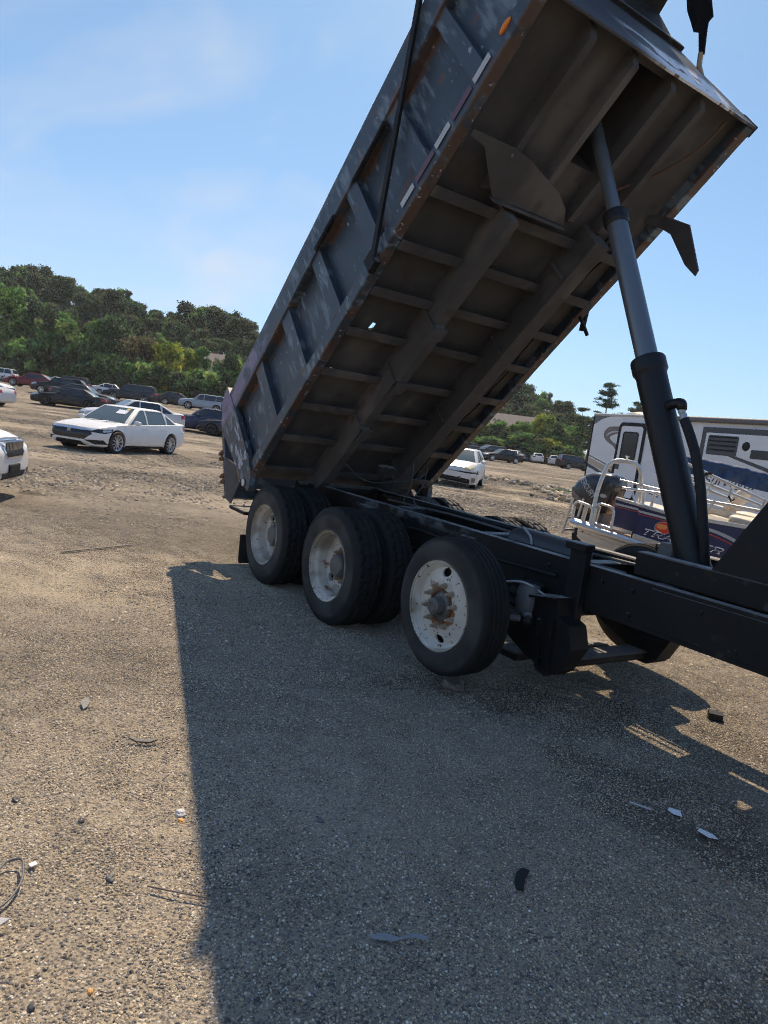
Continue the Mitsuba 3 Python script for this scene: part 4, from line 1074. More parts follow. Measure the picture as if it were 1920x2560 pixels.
for y in (-.30, .32):
    put(wk, 'wiper', MB().tube([(wi['bl'][1] + .12, y - .05, wi['bz'] + .03), (wi['bl'][1] - .02, y + .45, wi['bz'] + .06)], .008, 5), 'black', tr=wm)

# --- big white sedan whose front end pokes in at the left edge
fk, fm, fi = car('sedan', 'bigsedan', 'pwhite', -5.69, -5.31, 66, 'white sedan at the left edge, only its chrome-grilled front end showing', 'car', LOT, skip=('grille', 'lower_grille', 'headlight'))
z_ = fi['fz']
fitpart('grille', [(-.34, z_ + .01), (-.40, z_ - .07), (-.32, z_ - .25), (.32, z_ - .25), (.40, z_ - .07), (.34, z_ + .01)], 'yz', 1.9, 3.2, 'chrome', tr=fm, key=fk, info=fi, e=.012)
sl = MB()
for y in np.linspace(-.34, .34, 15): sl.box((2.40, y - .010, z_ - .23), (2.505 - .10 * y * y, y + .010, z_ - .02), .003)
put(fk, 'grille_slat', sl, 'chrome', tr=fm)
fitpart('grille_mesh', [(-.31, z_ - .01), (-.36, z_ - .07), (-.29, z_ - .23), (.29, z_ - .23), (.36, z_ - .07), (.31, z_ - .01)], 'yz', 1.9, 3.2, 'black', tr=fm, key=fk, info=fi, e=.016)
for sy in (-1, 1):
    fitpart('headlight', [(1.62, z_ + .10), (1.80, z_ + .11), (2.40, z_ + .03), (2.42, z_ - .10), (2.0, z_ - .10), (1.75, z_ - .02)], 'xz', min(sy * .47, sy * 1.0), max(sy * .47, sy * 1.0), 'lampglass', tr=fm, key=fk, info=fi, e=.008)
    fitpart('headlight_bezel', [(1.75, z_ + .04), (2.30, z_ - .01), (2.32, z_ - .07), (2.05, z_ - .07)], 'xz', min(sy * .60, sy * 1.0), max(sy * .60, sy * 1.0), 'grey', tr=fm, key=fk, info=fi, e=.011)
    fitpart('fog_lamp', [(sy * .50, .44), (sy * .86, .46), (sy * .80, .35), (sy * .52, .34)], 'yz', 1.2, 3.2, 'blackgloss', tr=fm, key=fk, info=fi)
fitpart('lower_grille', [(-.45, .42), (-.40, .31), (.40, .31), (.45, .42)], 'yz', 1.6, 3.2, 'black', tr=fm, key=fk, info=fi)
fitpart('bumper_trim', [(-.9, .33), (-.88, .29), (.88, .29), (.9, .33)], 'yz', .9, 3.2, 'chrome', tr=fm, key=fk, info=fi, e=.016)
put(fk, 'plate_bracket', MB().box((2.43, -.20, .42), (2.525, .20, .53), .008), 'black', tr=fm)

# --- the rows behind, left of the truck
car('sedan', 'coupe', 'pblack', -46.3, 4.2, -114, 'black sedan with dark wheels, first in the row behind the white sedan', 'car', LOT, rim='rimdark')
car('hatchback', 'fast', 'psilver', -27.6, 4.0, -87, 'silver fastback hatchback directly behind the white sedan, its tail to the right', 'car', LOT)
car('sedan', 'coupe', 'pred', -67.5, 4.1, -117, 'dark red sedan at the far left by the trees', 'car', LOT)
car('hatchback', 'hatch', 'pblack', -56.98, 5.05, -112, 'black hatchback with bright alloy wheels in front of the red sedan', 'car', LOT)
car('sedan', 'sedan', 'pgrey', -49.88, 5.71, 62, 'grey sedan with its tail to the left, just behind the black sedan', 'car', LOT)
car('suv', 'suv', 'pslate', -60.48, 11.47, -114, 'dark slate SUV with roof rails facing left in the far row', 'car', LOT)
car('hatchback', 'fast', 'pblack', -68.03, 18.14, 71, 'black hatchback with a long dark window line, behind the silver hatchback tail', 'car', LOT)
car('suv', 'suv', 'plblue', -61.59, 18.72, -112, 'pale blue-grey SUV beyond the dark blue sedan', 'car', LOT)
car('sedan', 'sedan', 'pblue', -32.42, 9.16, -106, 'dark blue sedan behind the wrecked car', 'car', LOT)
car('sedan', 'sedan', 'pdgreen', -29.8, 10.4, -134, 'wrecked dark car with a crumpled front end beside the truck tailgate', 'car', LOT, skip=('grille', 'headlight', 'lower_grille', 'wheel_arch'), rim='rimdark')
car('suv', 'suv', 'pwhite', -90.0, 2.6, -119, 'white SUV at the far left, partly hidden by the red sedan', 'car', LOT)
car('sedan', 'fast', 'pwhite', -83.0, 8.3, -112, 'white car roof showing behind the red sedan', 'car', LOT)
car('sedan', 'sedan', 'pwhite', -78.0, 13.6, 70, 'white car mostly hidden behind the slate SUV hood', 'car', LOT)
car('suv', 'suv', 'pblack', -76.0, 8.4, -110, 'black SUV with roof rack, roof just showing above the grey sedan', 'car', LOT)
car('sedan', 'sedan', 'pwhite', -52.0, -1.0, 48, 'white car with a dark grille at the left edge, in front of the red sedan', 'car', LOT)
car('sedan', 'sedan', 'psilver', -38.4, -2.3, -130, 'silver car at the left edge of view with its red tail lamp showing', 'car', LOT)

# crumple the wreck's nose, dark guts showing
wr_ = [k for k in labels if labels[k].get('label', '').startswith('wrecked dark')][0]
g = np.random.default_rng(3); cm = MB()
for i in range(26):
    c = np.array([2.05 + g.uniform(-.25, .3), g.uniform(-.75, .75), g.uniform(.35, .75)]); v, f = cbox(-np.array([.16, .12, .02]), (.16, .12, .02), .004)
    q, _ = np.linalg.qr(g.normal(size=(3, 3))); cm.add(v @ q.T + c, f)
put(wr_, 'crushed_metal', cm, 'grey', tr=yawm(-29.8, 10.4, float(terrain(-29.8, 10.4)), -134)); labels[[k for k in scene if k.endswith('crushed_metal')][0]] = {'kind': 'stuff', 'label': 'crumpled torn sheet metal of the smashed front'}

# --- right of the truck: the damaged silver hatch and the far row
pk, pm, pi_ = car('hatchback', 'hatch', 'psilver', -14.9, 13.75, -47, 'silver hatchback with a loose, broken front bumper, alone beyond the truck', 'car', LOT, skip=('headlight', 'grille', 'lower_grille'), over=dict(windshield='screen', side_window='screen'))
for sy in (-1, 1):
    fitpart('headlight', [(1.45, pi_['fz'] + .13), (1.6, pi_['fz'] + .14), (2.2, pi_['fz'] + .02), (2.25, pi_['fz'] - .09), (1.9, pi_['fz'] - .07)], 'xz', min(sy * .42, sy * 1.0), max(sy * .42, sy * 1.0), 'lampyellow', tr=pm, key=pk, info=pi_, e=.02)
bp = unman((man(grow(pi_['bv'], .035), pi_['bf']) - man(grow(pi_['bv'], .012), pi_['bf'])) ^ man(*cbox((1.55, -1.1, .12), (3, 1.1, .60), .01)))
bm = pm @ np.array(T().translate([.05, 0, .02]).rotate([1, 0, 0], -4).rotate([0, 0, 1], 3).matrix)
put(pk, 'loose_bumper', bp, 'psilver', 30, bm, label='cracked bumper hanging loose from its corner')
put(pk, 'bumper_grille', unman((man(grow(pi_['bv'], .042), pi_['bf']) - man(grow(pi_['bv'], .02), pi_['bf'])) ^ man(*cbox((1.9, -.62, .22), (3, .55, .40), .01))), 'black', 30, bm)
for sy in (-1, 1): put(pk, 'fog_lamp', unman((man(grow(pi_['bv'], .042), pi_['bf']) - man(grow(pi_['bv'], .02), pi_['bf'])) ^ man(*cbox((1.6, sy * .60, .30), (3, sy * .74, .47), .005))), 'grey', 30, bm)
put(pk, 'bumper_gap', unman((man(grow(pi_['bv'], .010), pi_['bf']) - man(grow(pi_['bv'], -.012), pi_['bf'])) ^ man(*cbox((1.7, -1.1, .58), (3, 1.1, .64), .004))), 'black', 30, pm)
car('sedan', 'sedan', 'pblack', -49.4, 48.3, -108, 'black sedan with chrome wheels, first of the far row right of the bed', 'car', LOT)
car('suv', 'bigsuv', 'pblack', -52.6, 64.2, 66, 'big black SUV with roof rails beside the camper', 'car', LOT)
car('hatchback', 'hatch', 'pwhite', -66.5, 71.5, 140, 'small white hatchback seen from behind, between the far row and the black SUV', 'car', LOT)
car('hatchback', 'hatch', 'psilver', -61.5, 69.8, 134, 'silver hatchback seen from behind, tucked against the black SUV tail', 'car', LOT)
car('minivan', 'van', 'psilver', -70.0, 71.5, -104, 'silver minivan in the far row', 'car', LOT)
car('sedan', 'sedan', 'pwhite', -62.3, 62.6, -60, 'white wrecked car with exposed engine bay next to the black sedan tail', 'car', LOT, skip=('headlight', 'grille'))
car('sedan', 'sedan', 'pblue', -74.5, 80.0, 170, 'dark blue car behind the small white hatchback', 'car', LOT)
car('sedan', 'sedan', 'pslate', -80.0, 90.0, 165, 'dark slate car at the back of the far row', 'car', LOT)
car('suv', 'suv', 'pwhite', -74.0, 85.5, 150, 'white SUV half hidden behind the silver hatchback', 'car', LOT)
car('minivan', 'van', 'pblack', -66.0, 61.5, -104, 'dark van roof behind the black sedan', 'car', LOT)
car('suv', 'suv', 'pslate', -70.0, 59.5, -104, 'slate SUV roof behind the pickup truck bed', 'car', LOT)
car('sedan', 'sedan', 'plblue', -65.5, 64.5, -100, 'pale blue sedan roof behind the black sedan', 'car', LOT)
# pickup half hidden by the bed
pu = thing('pickup_truck', 'dark grey pickup truck partly hidden behind the tipped bed', 'truck', LOT)
pmx = yawm(-55.08, 47.85, float(terrain(-55.08, 47.85)), -129); pb = MB()
body = man(*prism([(-2.9, .55), (-2.9, 1.12), (-.35, 1.12), (-.35, 1.15), (1.15, 1.15), (2.75, 1.08), (2.9, .95), (2.9, .5), (2.6, .42), (-2.6, .42)], -.98, .98, 'xz'))
for x in (1.85, -1.75):
    c = lathe([(0, -1.2), (.46, -1.2), (.46, 1.2), (0, 1.2)], 24); c_ = trimesh.Trimesh(c[0] + [x, 0, .42], c[1], process=False); c_.merge_vertices(); body = body - man(c_.vertices, c_.faces)
body = body - man(*cbox((-2.8, -.85, .75), (-.45, .85, 1.5), .01))
put(pu, 'body', unman(body), 'pgrey', 30, pmx)
put(pu, 'cab_roof', unman(man(*prism([(-.4, 1.1), (-.25, 1.82), (.7, 1.85), (1.3, 1.1)], -.80, .80, 'xz')) - man(*prism([(-.18, 1.2), (-.1, 1.70), (.62, 1.74), (1.02, 1.2)], -2, 2, 'xz'))), 'pgrey', 30, pmx)
put(pu, 'window', MB().add(*prism([(-.2, 1.15), (-.12, 1.72), (.64, 1.76), (1.1, 1.15)], -.77, .77, 'xz')), 'glass', tr=pmx)
put(pu, 'taillight', MB().box((-2.92, -.96, .8), (-2.88, -.8, 1.08), .01), 'redlens', tr=pmx); put(pu, 'taillight', MB().box((-2.92, .8, .8), (-2.88, .96, 1.08), .01), 'redlens', tr=pmx)
put(pu, 'bed_rack', MB().tube([(-2.7, -.9, 1.12), (-2.7, -.9, 1.3), (-.5, -.9, 1.34), (-.5, -.9, 1.12)], .03, 6).tube([(-2.7, .9, 1.12), (-2.7, .9, 1.3), (-.5, .9, 1.34), (-.5, .9, 1.12)], .03, 6), 'galv', tr=pmx)
out, info = TEMPL['bigsuv']
for ax in (1.85, -1.75):
    for sy in (-1, 1):
        kk = numbered(f'{pu}__wheel'); mm = pmx @ M4([1, 0, 0], [0, -sy, 0], [0, 0, 1], [ax, sy * .97, .38])
        put(kk, 'tyre', out['_w'][0], tr=mm); put(kk, 'rim', out['_w'][1], tr=mm)
# white lot signs on posts
for (x, y, h, lab) in ((-84.6, 19.4, 1.9, 'small white sign on a post beyond the slate SUV'), (-79.5, 88.3, 2.0, 'small white sign on a post at the back of the right-hand far row')):
    sk = thing('lot_sign', lab, 'sign', 'lot signs'); z0 = float(terrain(x, y)); mm = yawm(x, y, z0, 146)
    put(sk, 'post', MB().tube([(0, 0, -.05), (0, 0, h)], .035, 8), 'galv', tr=mm); put(sk, 'sign_panel', MB().box((.036, -.22, h - .75), (.05, .22, h + .05), .003).box((-.05, -.22, h - .75), (-.036, .22, h + .05), .003), 'white', tr=mm)

# ------------------------------------------------------------------ camper (u along its side, w into it, z up)
CU = np.array([.97423, -.22555, 0.0]); CN = np.array([.22555, .97423, 0.0])
CM = M4(CU, CN, [0, 0, 1], [-8.51, 13.62, 0.0])
CK = thing('camper_trailer', 'white travel trailer with dark swooshes and a blue-covered boat in front of it', 'camper trailer')
def cp(name, mesh, m, smooth=False, parent=CK, label=None): return put(parent, name, mesh, m, smooth, CM, label)


bd = MB(); v, f = prism([(0, .55), (0.0, 3.13), (8.6, 3.13), (8.8, 2.7), (8.8, 1.2), (8.5, .55)], 0, 2.45, 'xz'); bd.add(v, f)
cp('body', bd, 'camper', False)
cp('roof_cap', MB().box((-.02, -.03, 3.10), (2.6, 2.48, 3.18), .02), 'lightgrey')
cp('awning', MB().tube([(2.62, -.07, 3.11), (8.5, -.07, 3.09)], .075, 14), 'grey', 30)
cp('roof', MB().box((2.6, .0, 3.10), (8.62, 2.46, 3.17), .02), 'lightgrey')
cp('corner_trim', MB().box((-.015, -.016, .55), (.035, .03, 3.13), .003), 'black')
dm = trimesh.creation.icosphere(3, 1.0); dm.vertices = dm.vertices * [.62, .40, .17] + [1.33, .75, 3.17]
cp('vent_dome', dm, 'taupe', True)
YF = -.004
def decal(name, poly, m, off=.003, th=.002):
    return cp(name, prism(poly, -off - th, -off, 'xz'), m)


def curve(*pts, n=24):
    from scipy.interpolate import splprep, splev
    pts = np.array(pts, float); tck, _ = splprep(pts.T, s=0, k=min(3, len(pts) - 1)); return np.array(splev(np.linspace(0, 1, n), tck)).T


up_ = curve((.02, 2.80), (.25, 2.93), (.55, 3.04), (1.0, 3.10))
decal('corner_swoosh', [(.035, 3.10)] + up_[::-1].tolist() + [(.035, 2.80)], 'grey')
o1 = curve((2.36, 2.66), (1.8, 2.77), (1.0, 2.79), (.66, 2.68), (.60, 2.55), (.85, 2.30), (1.30, 2.12))
i1 = curve((1.30, 2.16), (1.05, 2.34), (.90, 2.45), (1.05, 2.53), (1.4, 2.61), (2.36, 2.60))
decal('swoosh', np.vstack([o1, i1]).tolist(), 'taupe')
o2 = curve((.72, 2.50), (.85, 2.60), (1.25, 2.66), (1.7, 2.66)); i2 = curve((1.7, 2.64), (1.2, 2.62), (.88, 2.55), (.74, 2.47))
decal('swoosh_line', np.vstack([o2, i2]).tolist(), 'lightgrey', .006)
o3 = curve((1.42, 2.60), (1.08, 2.50), (1.02, 2.36), (1.28, 2.14), (1.95, 1.95)); i3 = curve((1.95, 1.935), (1.30, 2.10), (1.08, 2.34), (1.13, 2.45), (1.42, 2.55))
decal('swoosh_line', np.vstack([o3, i3]).tolist(), 'black', .0085)
a1, a2 = curve((.035, 1.77), (.6, 1.64), (1.31, 1.47), (2.4, 1.21), (3.4, .98)), curve((3.4, .95), (2.4, 1.15), (1.31, 1.30), (.6, 1.46), (.035, 1.60))
decal('side_band', np.vstack([a1, a2]).tolist(), 'tan')
a1, a2 = curve((.035, 1.58), (.7, 1.40), (1.3, 1.24), (2.4, 1.08), (3.4, .92)), curve((3.4, .89), (2.4, 1.03), (1.3, 1.15), (.7, 1.30), (.035, 1.47))
decal('side_band', np.vstack([a1, a2]).tolist(), 'greydark', .003)
a1, a2 = curve((.035, 1.85), (1.0, 1.62), (2.4, 1.28)), curve((2.4, 1.25), (1.0, 1.585), (.035, 1.82))
decal('side_band', np.vstack([a1, a2]).tolist(), 'taupe', .006)
# entry door
def rrect(x0, x1, z0, z1, r, n=6):
    a = np.linspace(0, np.pi / 2, n); out = []
    for cx, cz, a0 in ((x1 - r, z1 - r, 0), (x0 + r, z1 - r, np.pi / 2), (x0 + r, z0 + r, np.pi), (x1 - r, z0 + r, 1.5 * np.pi)):
        out += [(cx + r * math.cos(a0 + t), cz + r * math.sin(a0 + t)) for t in a]
    return out
def ring_prism(outer, inner, a, b):
    return unman(man(*prism(outer, a, b, 'xz')) - man(*prism(inner, a - 1, b + 1, 'xz')))
dk = cp('door', prism(rrect(1.36, 2.40, .70, 2.86, .10), -.022, .0, 'xz'), 'camper')
cp('frame', ring_prism(rrect(1.30, 2.46, .66, 2.93, .17), rrect(1.395, 2.365, .72, 2.83, .10), -.035, .0), 'black', parent=dk)
cp('window', prism(rrect(1.56, 2.18, 1.84, 2.63, .07), -.030, -.0225, 'xz'), 'blackgloss', parent=dk)
cp('window_trim', ring_prism(rrect(1.53, 2.21, 1.81, 2.66, .09), rrect(1.57, 2.17, 1.85, 2.62, .06), -.038, -.0305), 'black', parent=dk)
cp('latch', MB().box((1.42, -.045, 1.52), (1.57, -.0225, 1.67), .005), 'greydark', parent=dk)
cp('grab_handle', MB().tube(bend([(1.24, -.005, 1.70), (1.24, -.09, 1.70), (1.24, -.09, 1.40), (1.24, -.005, 1.40)], 5, .04), .018, 8), 'black', True)
# slide-out at the right with its dark surround
cp('slide_surround', ring_prism([(4.58, .62), (4.58, 2.92), (8.3, 2.92), (8.3, .62)], [(4.76, .70), (4.76, 2.78), (8.1, 2.78), (8.1, .70)], -.05, .0), 'greydark')
sk_ = cp('slide_out', prism([(4.762, .70), (4.762, 2.778), (8.098, 2.778), (8.098, .70)], -.09, -.0, 'xz'), 'camper')
vk = cp('louvered_vent', prism(rrect(4.85, 5.79, 2.23, 2.72, .05), -.10, -.0905, 'xz'), 'greydark', parent=sk_)
lv = MB()
for z in (2.36, 2.47, 2.58, 2.68): lv.box((4.90, -.114, z - .018), (5.74, -.1005, z + .018), .004)
cp('louver', lv, 'black', parent=CK + '__slide_out'); labels[[k for k in scene if k.endswith('slide_out__louver')][0]] = {'kind': 'stuff'}
cp('round_vent', MB().add(*[(lambda q: (q[0] + [6.03, -.09, 2.50], q[1]))(lathe([(.0, -.02), (.10, -.02), (.11, 0)], 28)[:2])][0]), 'black', 30, parent=sk_)
cp('window', prism(rrect(6.2, 7.4, 2.0 + .22, 2.43, .03), -.10, -.0905, 'xz'), 'blackgloss', parent=sk_)
cp('stripe', prism([(5.55, 2.225), (5.80, 2.24), (8.09, 1.74), (8.09, 1.60), (6.6, 1.98)], -.0945, -.091, 'xz'), 'greydark', parent=sk_)
tm = meshkit.text_mesh('Surveyor', .20, .004); v = np.array(tm.vertices); v[:, 0] += .28 * v[:, 1]
k_ = 1.62 / (v[:, 0].max() - v[:, 0].min()); tv = np.stack([4.92 + v[:, 0] * k_, -.0945 - v[:, 2], 1.50 + v[:, 1]], 1)
cp('lettering', (tv, np.array(tm.faces)[:, ::-1]), 'greydark', parent=sk_, label='dark slanted lettering Surveyor')
cp('under_skirt', MB().box((.05, .1, .42), (8.4, 2.3, .56), .01), 'black')
for u in (4.2, 5.0):
    for w_ in (.12, 2.1):
        t = lathe([(.0, 0), (.19, 0), (.30, .01), (.34, .04), (.34, .18), (.30, .2), (0, .2)], 28); cp('wheel', (t[0] + [u, w_, .34], t[1]), 'rubber', 30)
cp('ladder', MB().tube([(-.10, .25, 1.1), (-.10, .25, 3.1)], .015, 6).tube([(-.10, .6, 1.1), (-.10, .6, 3.1)], .015, 6), 'galv')
cp('rear_bumper', MB().box((-.20, .05, .52), (-.08, 2.4, .62), .01).box((-.06, .04, 1.55), (-.015, .30, 2.2), .01), 'white')

# ------------------------------------------------------------------ boat on its trailer (u to the bow, w across, v up from the deck)
BU, BN, BV = np.array([.97474, .19823, -.10284]), np.array([-.19929, .97994, 0.0]), np.array([.10078, .02050, .99470])
BM = M4(BU, BN, BV, [-.4060, 3.8700, .7821])
BK = thing('boat', 'navy and white aluminium fishing boat with rails and a black outboard, behind the hoist', 'boat')
def bt(name, mesh, m, smooth=False, parent=BK, label=None): return put(parent, name, mesh, m, smooth, BM, label)


# deck with a bright rolled rub rail, ribbed tan hull side below
bt('deck', MB().box((.03, .03, -.05), (4.6, 1.95, .0), .006), 'deckcarpet')
rr = MB()
for w_ in (0.0, 1.98): rr.tube([(.10, w_, -.035), (1.2, w_, -.035), (4.7, w_, -.03)], .052, 12)
bt('rub_rail', rr, 'alu', 30); bt('rail_end', MB().tube([(-.02, 0, -.035), (.10, 0, -.035)], .058, 14), 'chrome', 30)
hv, hf = prism([(.10, -.085), (4.6, -.08), (4.6, -.34), (2.6, -.40), (.45, -.36), (.12, -.22)], .02, .06, 'xz')
hs = MB().add(hv, hf); hv2 = hv.copy(); hv2[:, 1] += 1.88; hs.add(hv2, hf)
hs.box((.12, .06, -.34), (4.6, 1.9, -.30), .01)
for z in (-.14, -.21, -.28): hs.box((.14, .010, z - .006), (4.6, .0195, z + .006), .002)
bt('hull', hs, 'alu'); bt('rivet', MB().tube([(.19, .0195, -.12), (.19, .012, -.12)], .01, 8).tube([(.30, .0195, -.135), (.30, .012, -.135)], .01, 8), 'black')
# fence panels: navy with silver and red pinstripes
def panel(w_, u0, u1, z0, z1, lean=0.0, name='fence_panel'):
    pk_ = bt(name, prism([(u0, z0), (u0 - lean, z1), (u1, z1 + .03), (u1, z0)], w_, w_ + .03, 'xz'), 'navy')
    H_ = z1 - z0; s = lambda a, b, m, o=.002: bt('pinstripe', prism([(u0 + .004 - lean * a, z0 + H_ * a), (u1, z0 + H_ * a + .02), (u1, z0 + H_ * b + .02), (u0 + .004 - lean * b, z0 + H_ * b)], w_ - o - .001, w_ - o, 'xz'), m, parent=pk_)
    s(.80, .88, 'lightgrey'); s(.73, .755, 'redline')
    bt('cap_rail', MB().box((u0 - lean - .01, w_ - .02, z1), (u1, w_ + .05, z1 + .045), .008), 'alu', parent=pk_)
    return pk_
panel(.24, .50, .92, .07, .44, .05)
bt('sill_strip', MB().box((.46, .21, .02), (.95, .235, .07), .004), 'alu')
p2 = panel(.02, .96, 1.62, .08, .46, .06)
bt('gate_post', MB().box((.90, .03, .0), (.93, .22, .10), .004), 'black')
pts = [(1.62, .08), (1.62, .49), (2.6, .60), (3.8, .62), (4.4, .5), (4.4, .06)]
p3 = bt('fence_panel', prism(pts, .02, .05, 'xz'), 'navy')
bt('cap_rail', prism([(1.62, .49), (2.6, .60), (4.4, .62), (4.4, .665), (2.6, .645), (1.62, .535)], .0, .07, 'xz'), 'alu', parent=p3)
c1, c2 = curve((1.62, .42), (2.0, .44), (2.35, .37), (2.8, .24)), curve((2.8, .21), (2.35, .325), (2.0, .40), (1.62, .385)); bt('pinstripe', prism(np.vstack([c1, c2]).tolist(), .0165, .0185, 'xz'), 'lightgrey', parent=p3)
c1, c2 = curve((1.62, .365), (2.0, .37), (2.35, .29), (2.8, .14)), curve((2.8, .125), (2.35, .275), (2.0, .355), (1.62, .35)); bt('pinstripe', prism(np.vstack([c1, c2]).tolist(), .0165, .0185, 'xz'), 'redline', parent=p3)
bt('lower_trim', MB().box((.93, .0, .01), (4.5, .018, .085), .004), 'alu')
# ball emblem and outlined lettering
el = [(1.305 + .12 * math.cos(t), .275 + .085 * math.sin(t) + .015 * math.cos(t)) for t in np.linspace(0, 2 * np.pi, 30)[:-1]]
bt('emblem_ring', prism(el, .0155, .018, 'xz'), 'lightgrey', parent=p2)
cut = man(*prism([(1.305 + (a - 1.305) * .92, .275 + (b - .275) * .92) for a, b in el], .0125, .0153, 'xz')) - man(*prism([(1.12, .15), (1.12, .222), (1.24, .232), (1.32, .20), (1.38, .16)], -1, 1, 'xz'))
bt('emblem', unman(cut), 'ballred', parent=p2, label='red ball emblem on the navy side')
cut = man(*prism([(1.305 + (a - 1.305) * .62 - .02, .275 + (b - .275) * .42 + .012) for a, b in el], .0100, .0123, 'xz')); bt('emblem_shine', unman(cut), 'ballorange', parent=p2)
def letters(txt, u0, u1, z, hgt, m, w_, parent, bold=True, slant=.35):
    tm = meshkit.text_mesh(txt, hgt, .002, bold); v = np.array(tm.vertices); v[:, 0] += slant * v[:, 1]
    k = (u1 - u0) / (v[:, 0].max() - v[:, 0].min()); q = np.stack([u0 + (v[:, 0] - v[:, 0].min()) * k, w_ - v[:, 2], z + v[:, 1] + .05 * (v[:, 0] * k)], 1)
    return bt('lettering', (q, np.array(tm.faces)[:, ::-1]), m, parent=parent)
from shapely.geometry import Polygon as _P
bt('lettering_edge', (lambda m_: m_)(None) or MB().box((.0, 0, 0), (.001, .001, .001), .0001), 'navy') if False else None
letters('TRACKER', 1.07, 2.12, .112, .082, 'white', .0165, p2)
letters('TRACKER', 1.085, 2.105, .122, .062, 'navy', .0142, p2, bold=False)
# consoles, seats, casting chairs
def seat(u, w_, z, k=1.0):
    s1 = trimesh.creation.icosphere(3, 1); s1.vertices = np.sign(s1.vertices) * np.abs(s1.vertices) ** .6 * [.23 * k, .22 * k, .075] + [u, w_, z]
    s2 = trimesh.creation.icosphere(3, 1); s2.vertices = np.sign(s2.vertices) * np.abs(s2.vertices) ** .6 * [.06, .22 * k, .20 * k]; s2.vertices = s2.vertices @ np.array([[.9, 0, .43], [0, 1, 0], [-.43, 0, .9]]).T + [u + .22 * k, w_, z + .20 * k]
    kx = bt('seat', MB().tm(s1), 'vinyl', True); bt('backrest', s2, 'vinyl', True, parent=kx); bt('pedestal', MB().tube([(u, w_, 0), (u, w_, z - .06)], .035, 10).box((u - .14, w_ - .14, .0), (u + .14, w_ + .14, .03), .01), 'grey', parent=kx)
for u, w_, z in ((1.62, .85, .62), (1.95, 1.35, .60), (2.15, .55, .60)): seat(u, w_, z)
bt('bench', MB().box((1.62, .35, .35), (2.5, .95, .58), .06), 'vinyl', 30); bt('bench', MB().box((1.05, .9, .30), (1.45, 1.5, .50), .05), 'vinyl', 30)
bt('storage_box', MB().box((.62, .30, .40), (1.10, .95, .475), .02), 'vinyl')
bt('console', MB().box((1.25, 1.2, .0), (1.62, 1.75, .62), .05), 'greydark', 30)
def rails(pts_, r=.020): return MB().tube(bend(pts_, 6, .09), r, 10)
bt('stern_rail', rails([(-.02, .02, -.0), (-.05, .02, .29), (.25, .02, .27), (.30, .02, .0)]).tube([(-.03, .02, .015), (.31, .02, .015)], .018, 8), 'alu', 30)
bt('stern_rail', rails([(.32, .02, .01), (.29, .02, .35), (.57, .02, .345), (.60, .02, .05)]).tube([(.32, .02, .05), (.61, .02, .05)], .018, 8), 'alu', 30)
bt('ski_tow_bar', MB().tube(bend([(.26, .05, .0), (.20, .10, .55), (.24, .16, .99), (.62, .34, 1.02), (.70, .42, .60), (.72, .45, .05)], 9, .17), .031, 12), 'alu', 30, label='tall rounded tow bar over the stern')
bt('tow_knob', MB().tube([(.44, .24, 1.01), (.44, .24, 1.07)], .014, 8).tube([(.44, .24, 1.07), (.44, .24, 1.085)], .03, 10), 'chrome')
bt('bar_brace', MB().box((.10, .03, .0), (.16, .06, .27), .004).box((.27, .10, .02), (.31, .14, .30), .004), 'alu')
bt('boarding_ladder', MB().tube([(-.14, .10, .30), (-.17, .10, -.25)], .02, 8).tube([(-.14, .42, .30), (-.17, .42, -.25)], .02, 8).tube([(-.15, .10, .0), (-.15, .42, .0)], .016, 6).tube([(-.16, .10, -.2), (-.16, .42, -.2)], .016, 6), 'alu')
lt = MB()
lt.tube([(.42, .25, .73), (1.05, .30, .74), (1.62, .10, .75)], .014, 8).tube([(.55, .12, .64), (1.05, .12, .70), (1.3, .12, .72)], .018, 8)
lt.tube([(.62, .2, .70), (.76, .2, .47)], .016, 6).tube([(.88, .12, .68), (.90, .12, .48)], .022, 8).tube([(1.02, .12, .70), (1.02, .12, .48)], .022, 8)
bt('grab_rail', lt, 'alu', 30)
# folded bimini frame and its blue boot
fr = MB()
fr.box((.0, 0, 0), (.001, .001, .001), .0001)
fr = MB()
for a, b_ in (((1.20, .12, 1.20), (2.42, .12, .94)), ((1.20, .12, 1.05), (2.42, .12, .87)), ((1.60, .12, .76), (2.40, .12, .82)), ((1.2, .12, .98), (2.0, .12, .86))): fr.tube([a, b_], .019, 8)
for a, b_ in (((2.36, .12, .80), (2.36, .12, .97)), ((1.72, .12, .60), (1.80, .12, .80)), ((1.66, .12, .75), (1.70, .12, 1.02)), ((1.22, .12, .60), (1.21, .12, 1.2)), ((1.95, .12, .90), (1.95, .12, 1.0))): fr.tube([a, b_], .020, 8)
bt('bimini_frame', fr, 'alu', 30)
bt('strap', MB().tube(bend([(1.55, .10, .98), (1.60, .10, 1.10), (1.67, .10, 1.13)], 5, .03), .02, 6).tube([(1.95, .1, .9), (2.0, .1, .84), (2.03, .1, .88)], .01, 6), 'black')
tv = []; tt = np.linspace(0, 1, 44)
for i, t in enumerate(tt):
    c = np.array([.85 + 1.75 * t, 1.0, 1.20 + .035 * math.sin(t * 3.1) - .02 * t])
    tv.append(c)
tb = tube(tv, .052 + .006 * np.sin(tt * 40) + .004 * np.sin(tt * 97), 14)
sk2 = MB().add(*tb)
g = np.random.default_rng(8); n1, n2 = 46, 7
gu, gz = np.meshgrid(np.linspace(0, 1, n1), np.linspace(0, 1, n2), indexing='ij')
sv = np.stack([.85 + 1.75 * gu, .96 + .03 * np.sin(gu * 33 + gz * 4) * gz + .02 * np.sin(gu * 71), 1.185 + .03 * np.sin(gu * 3.1) - .02 * gu - gz * (.16 + .015 * np.sin(gu * 12))], -1).reshape(-1, 3)
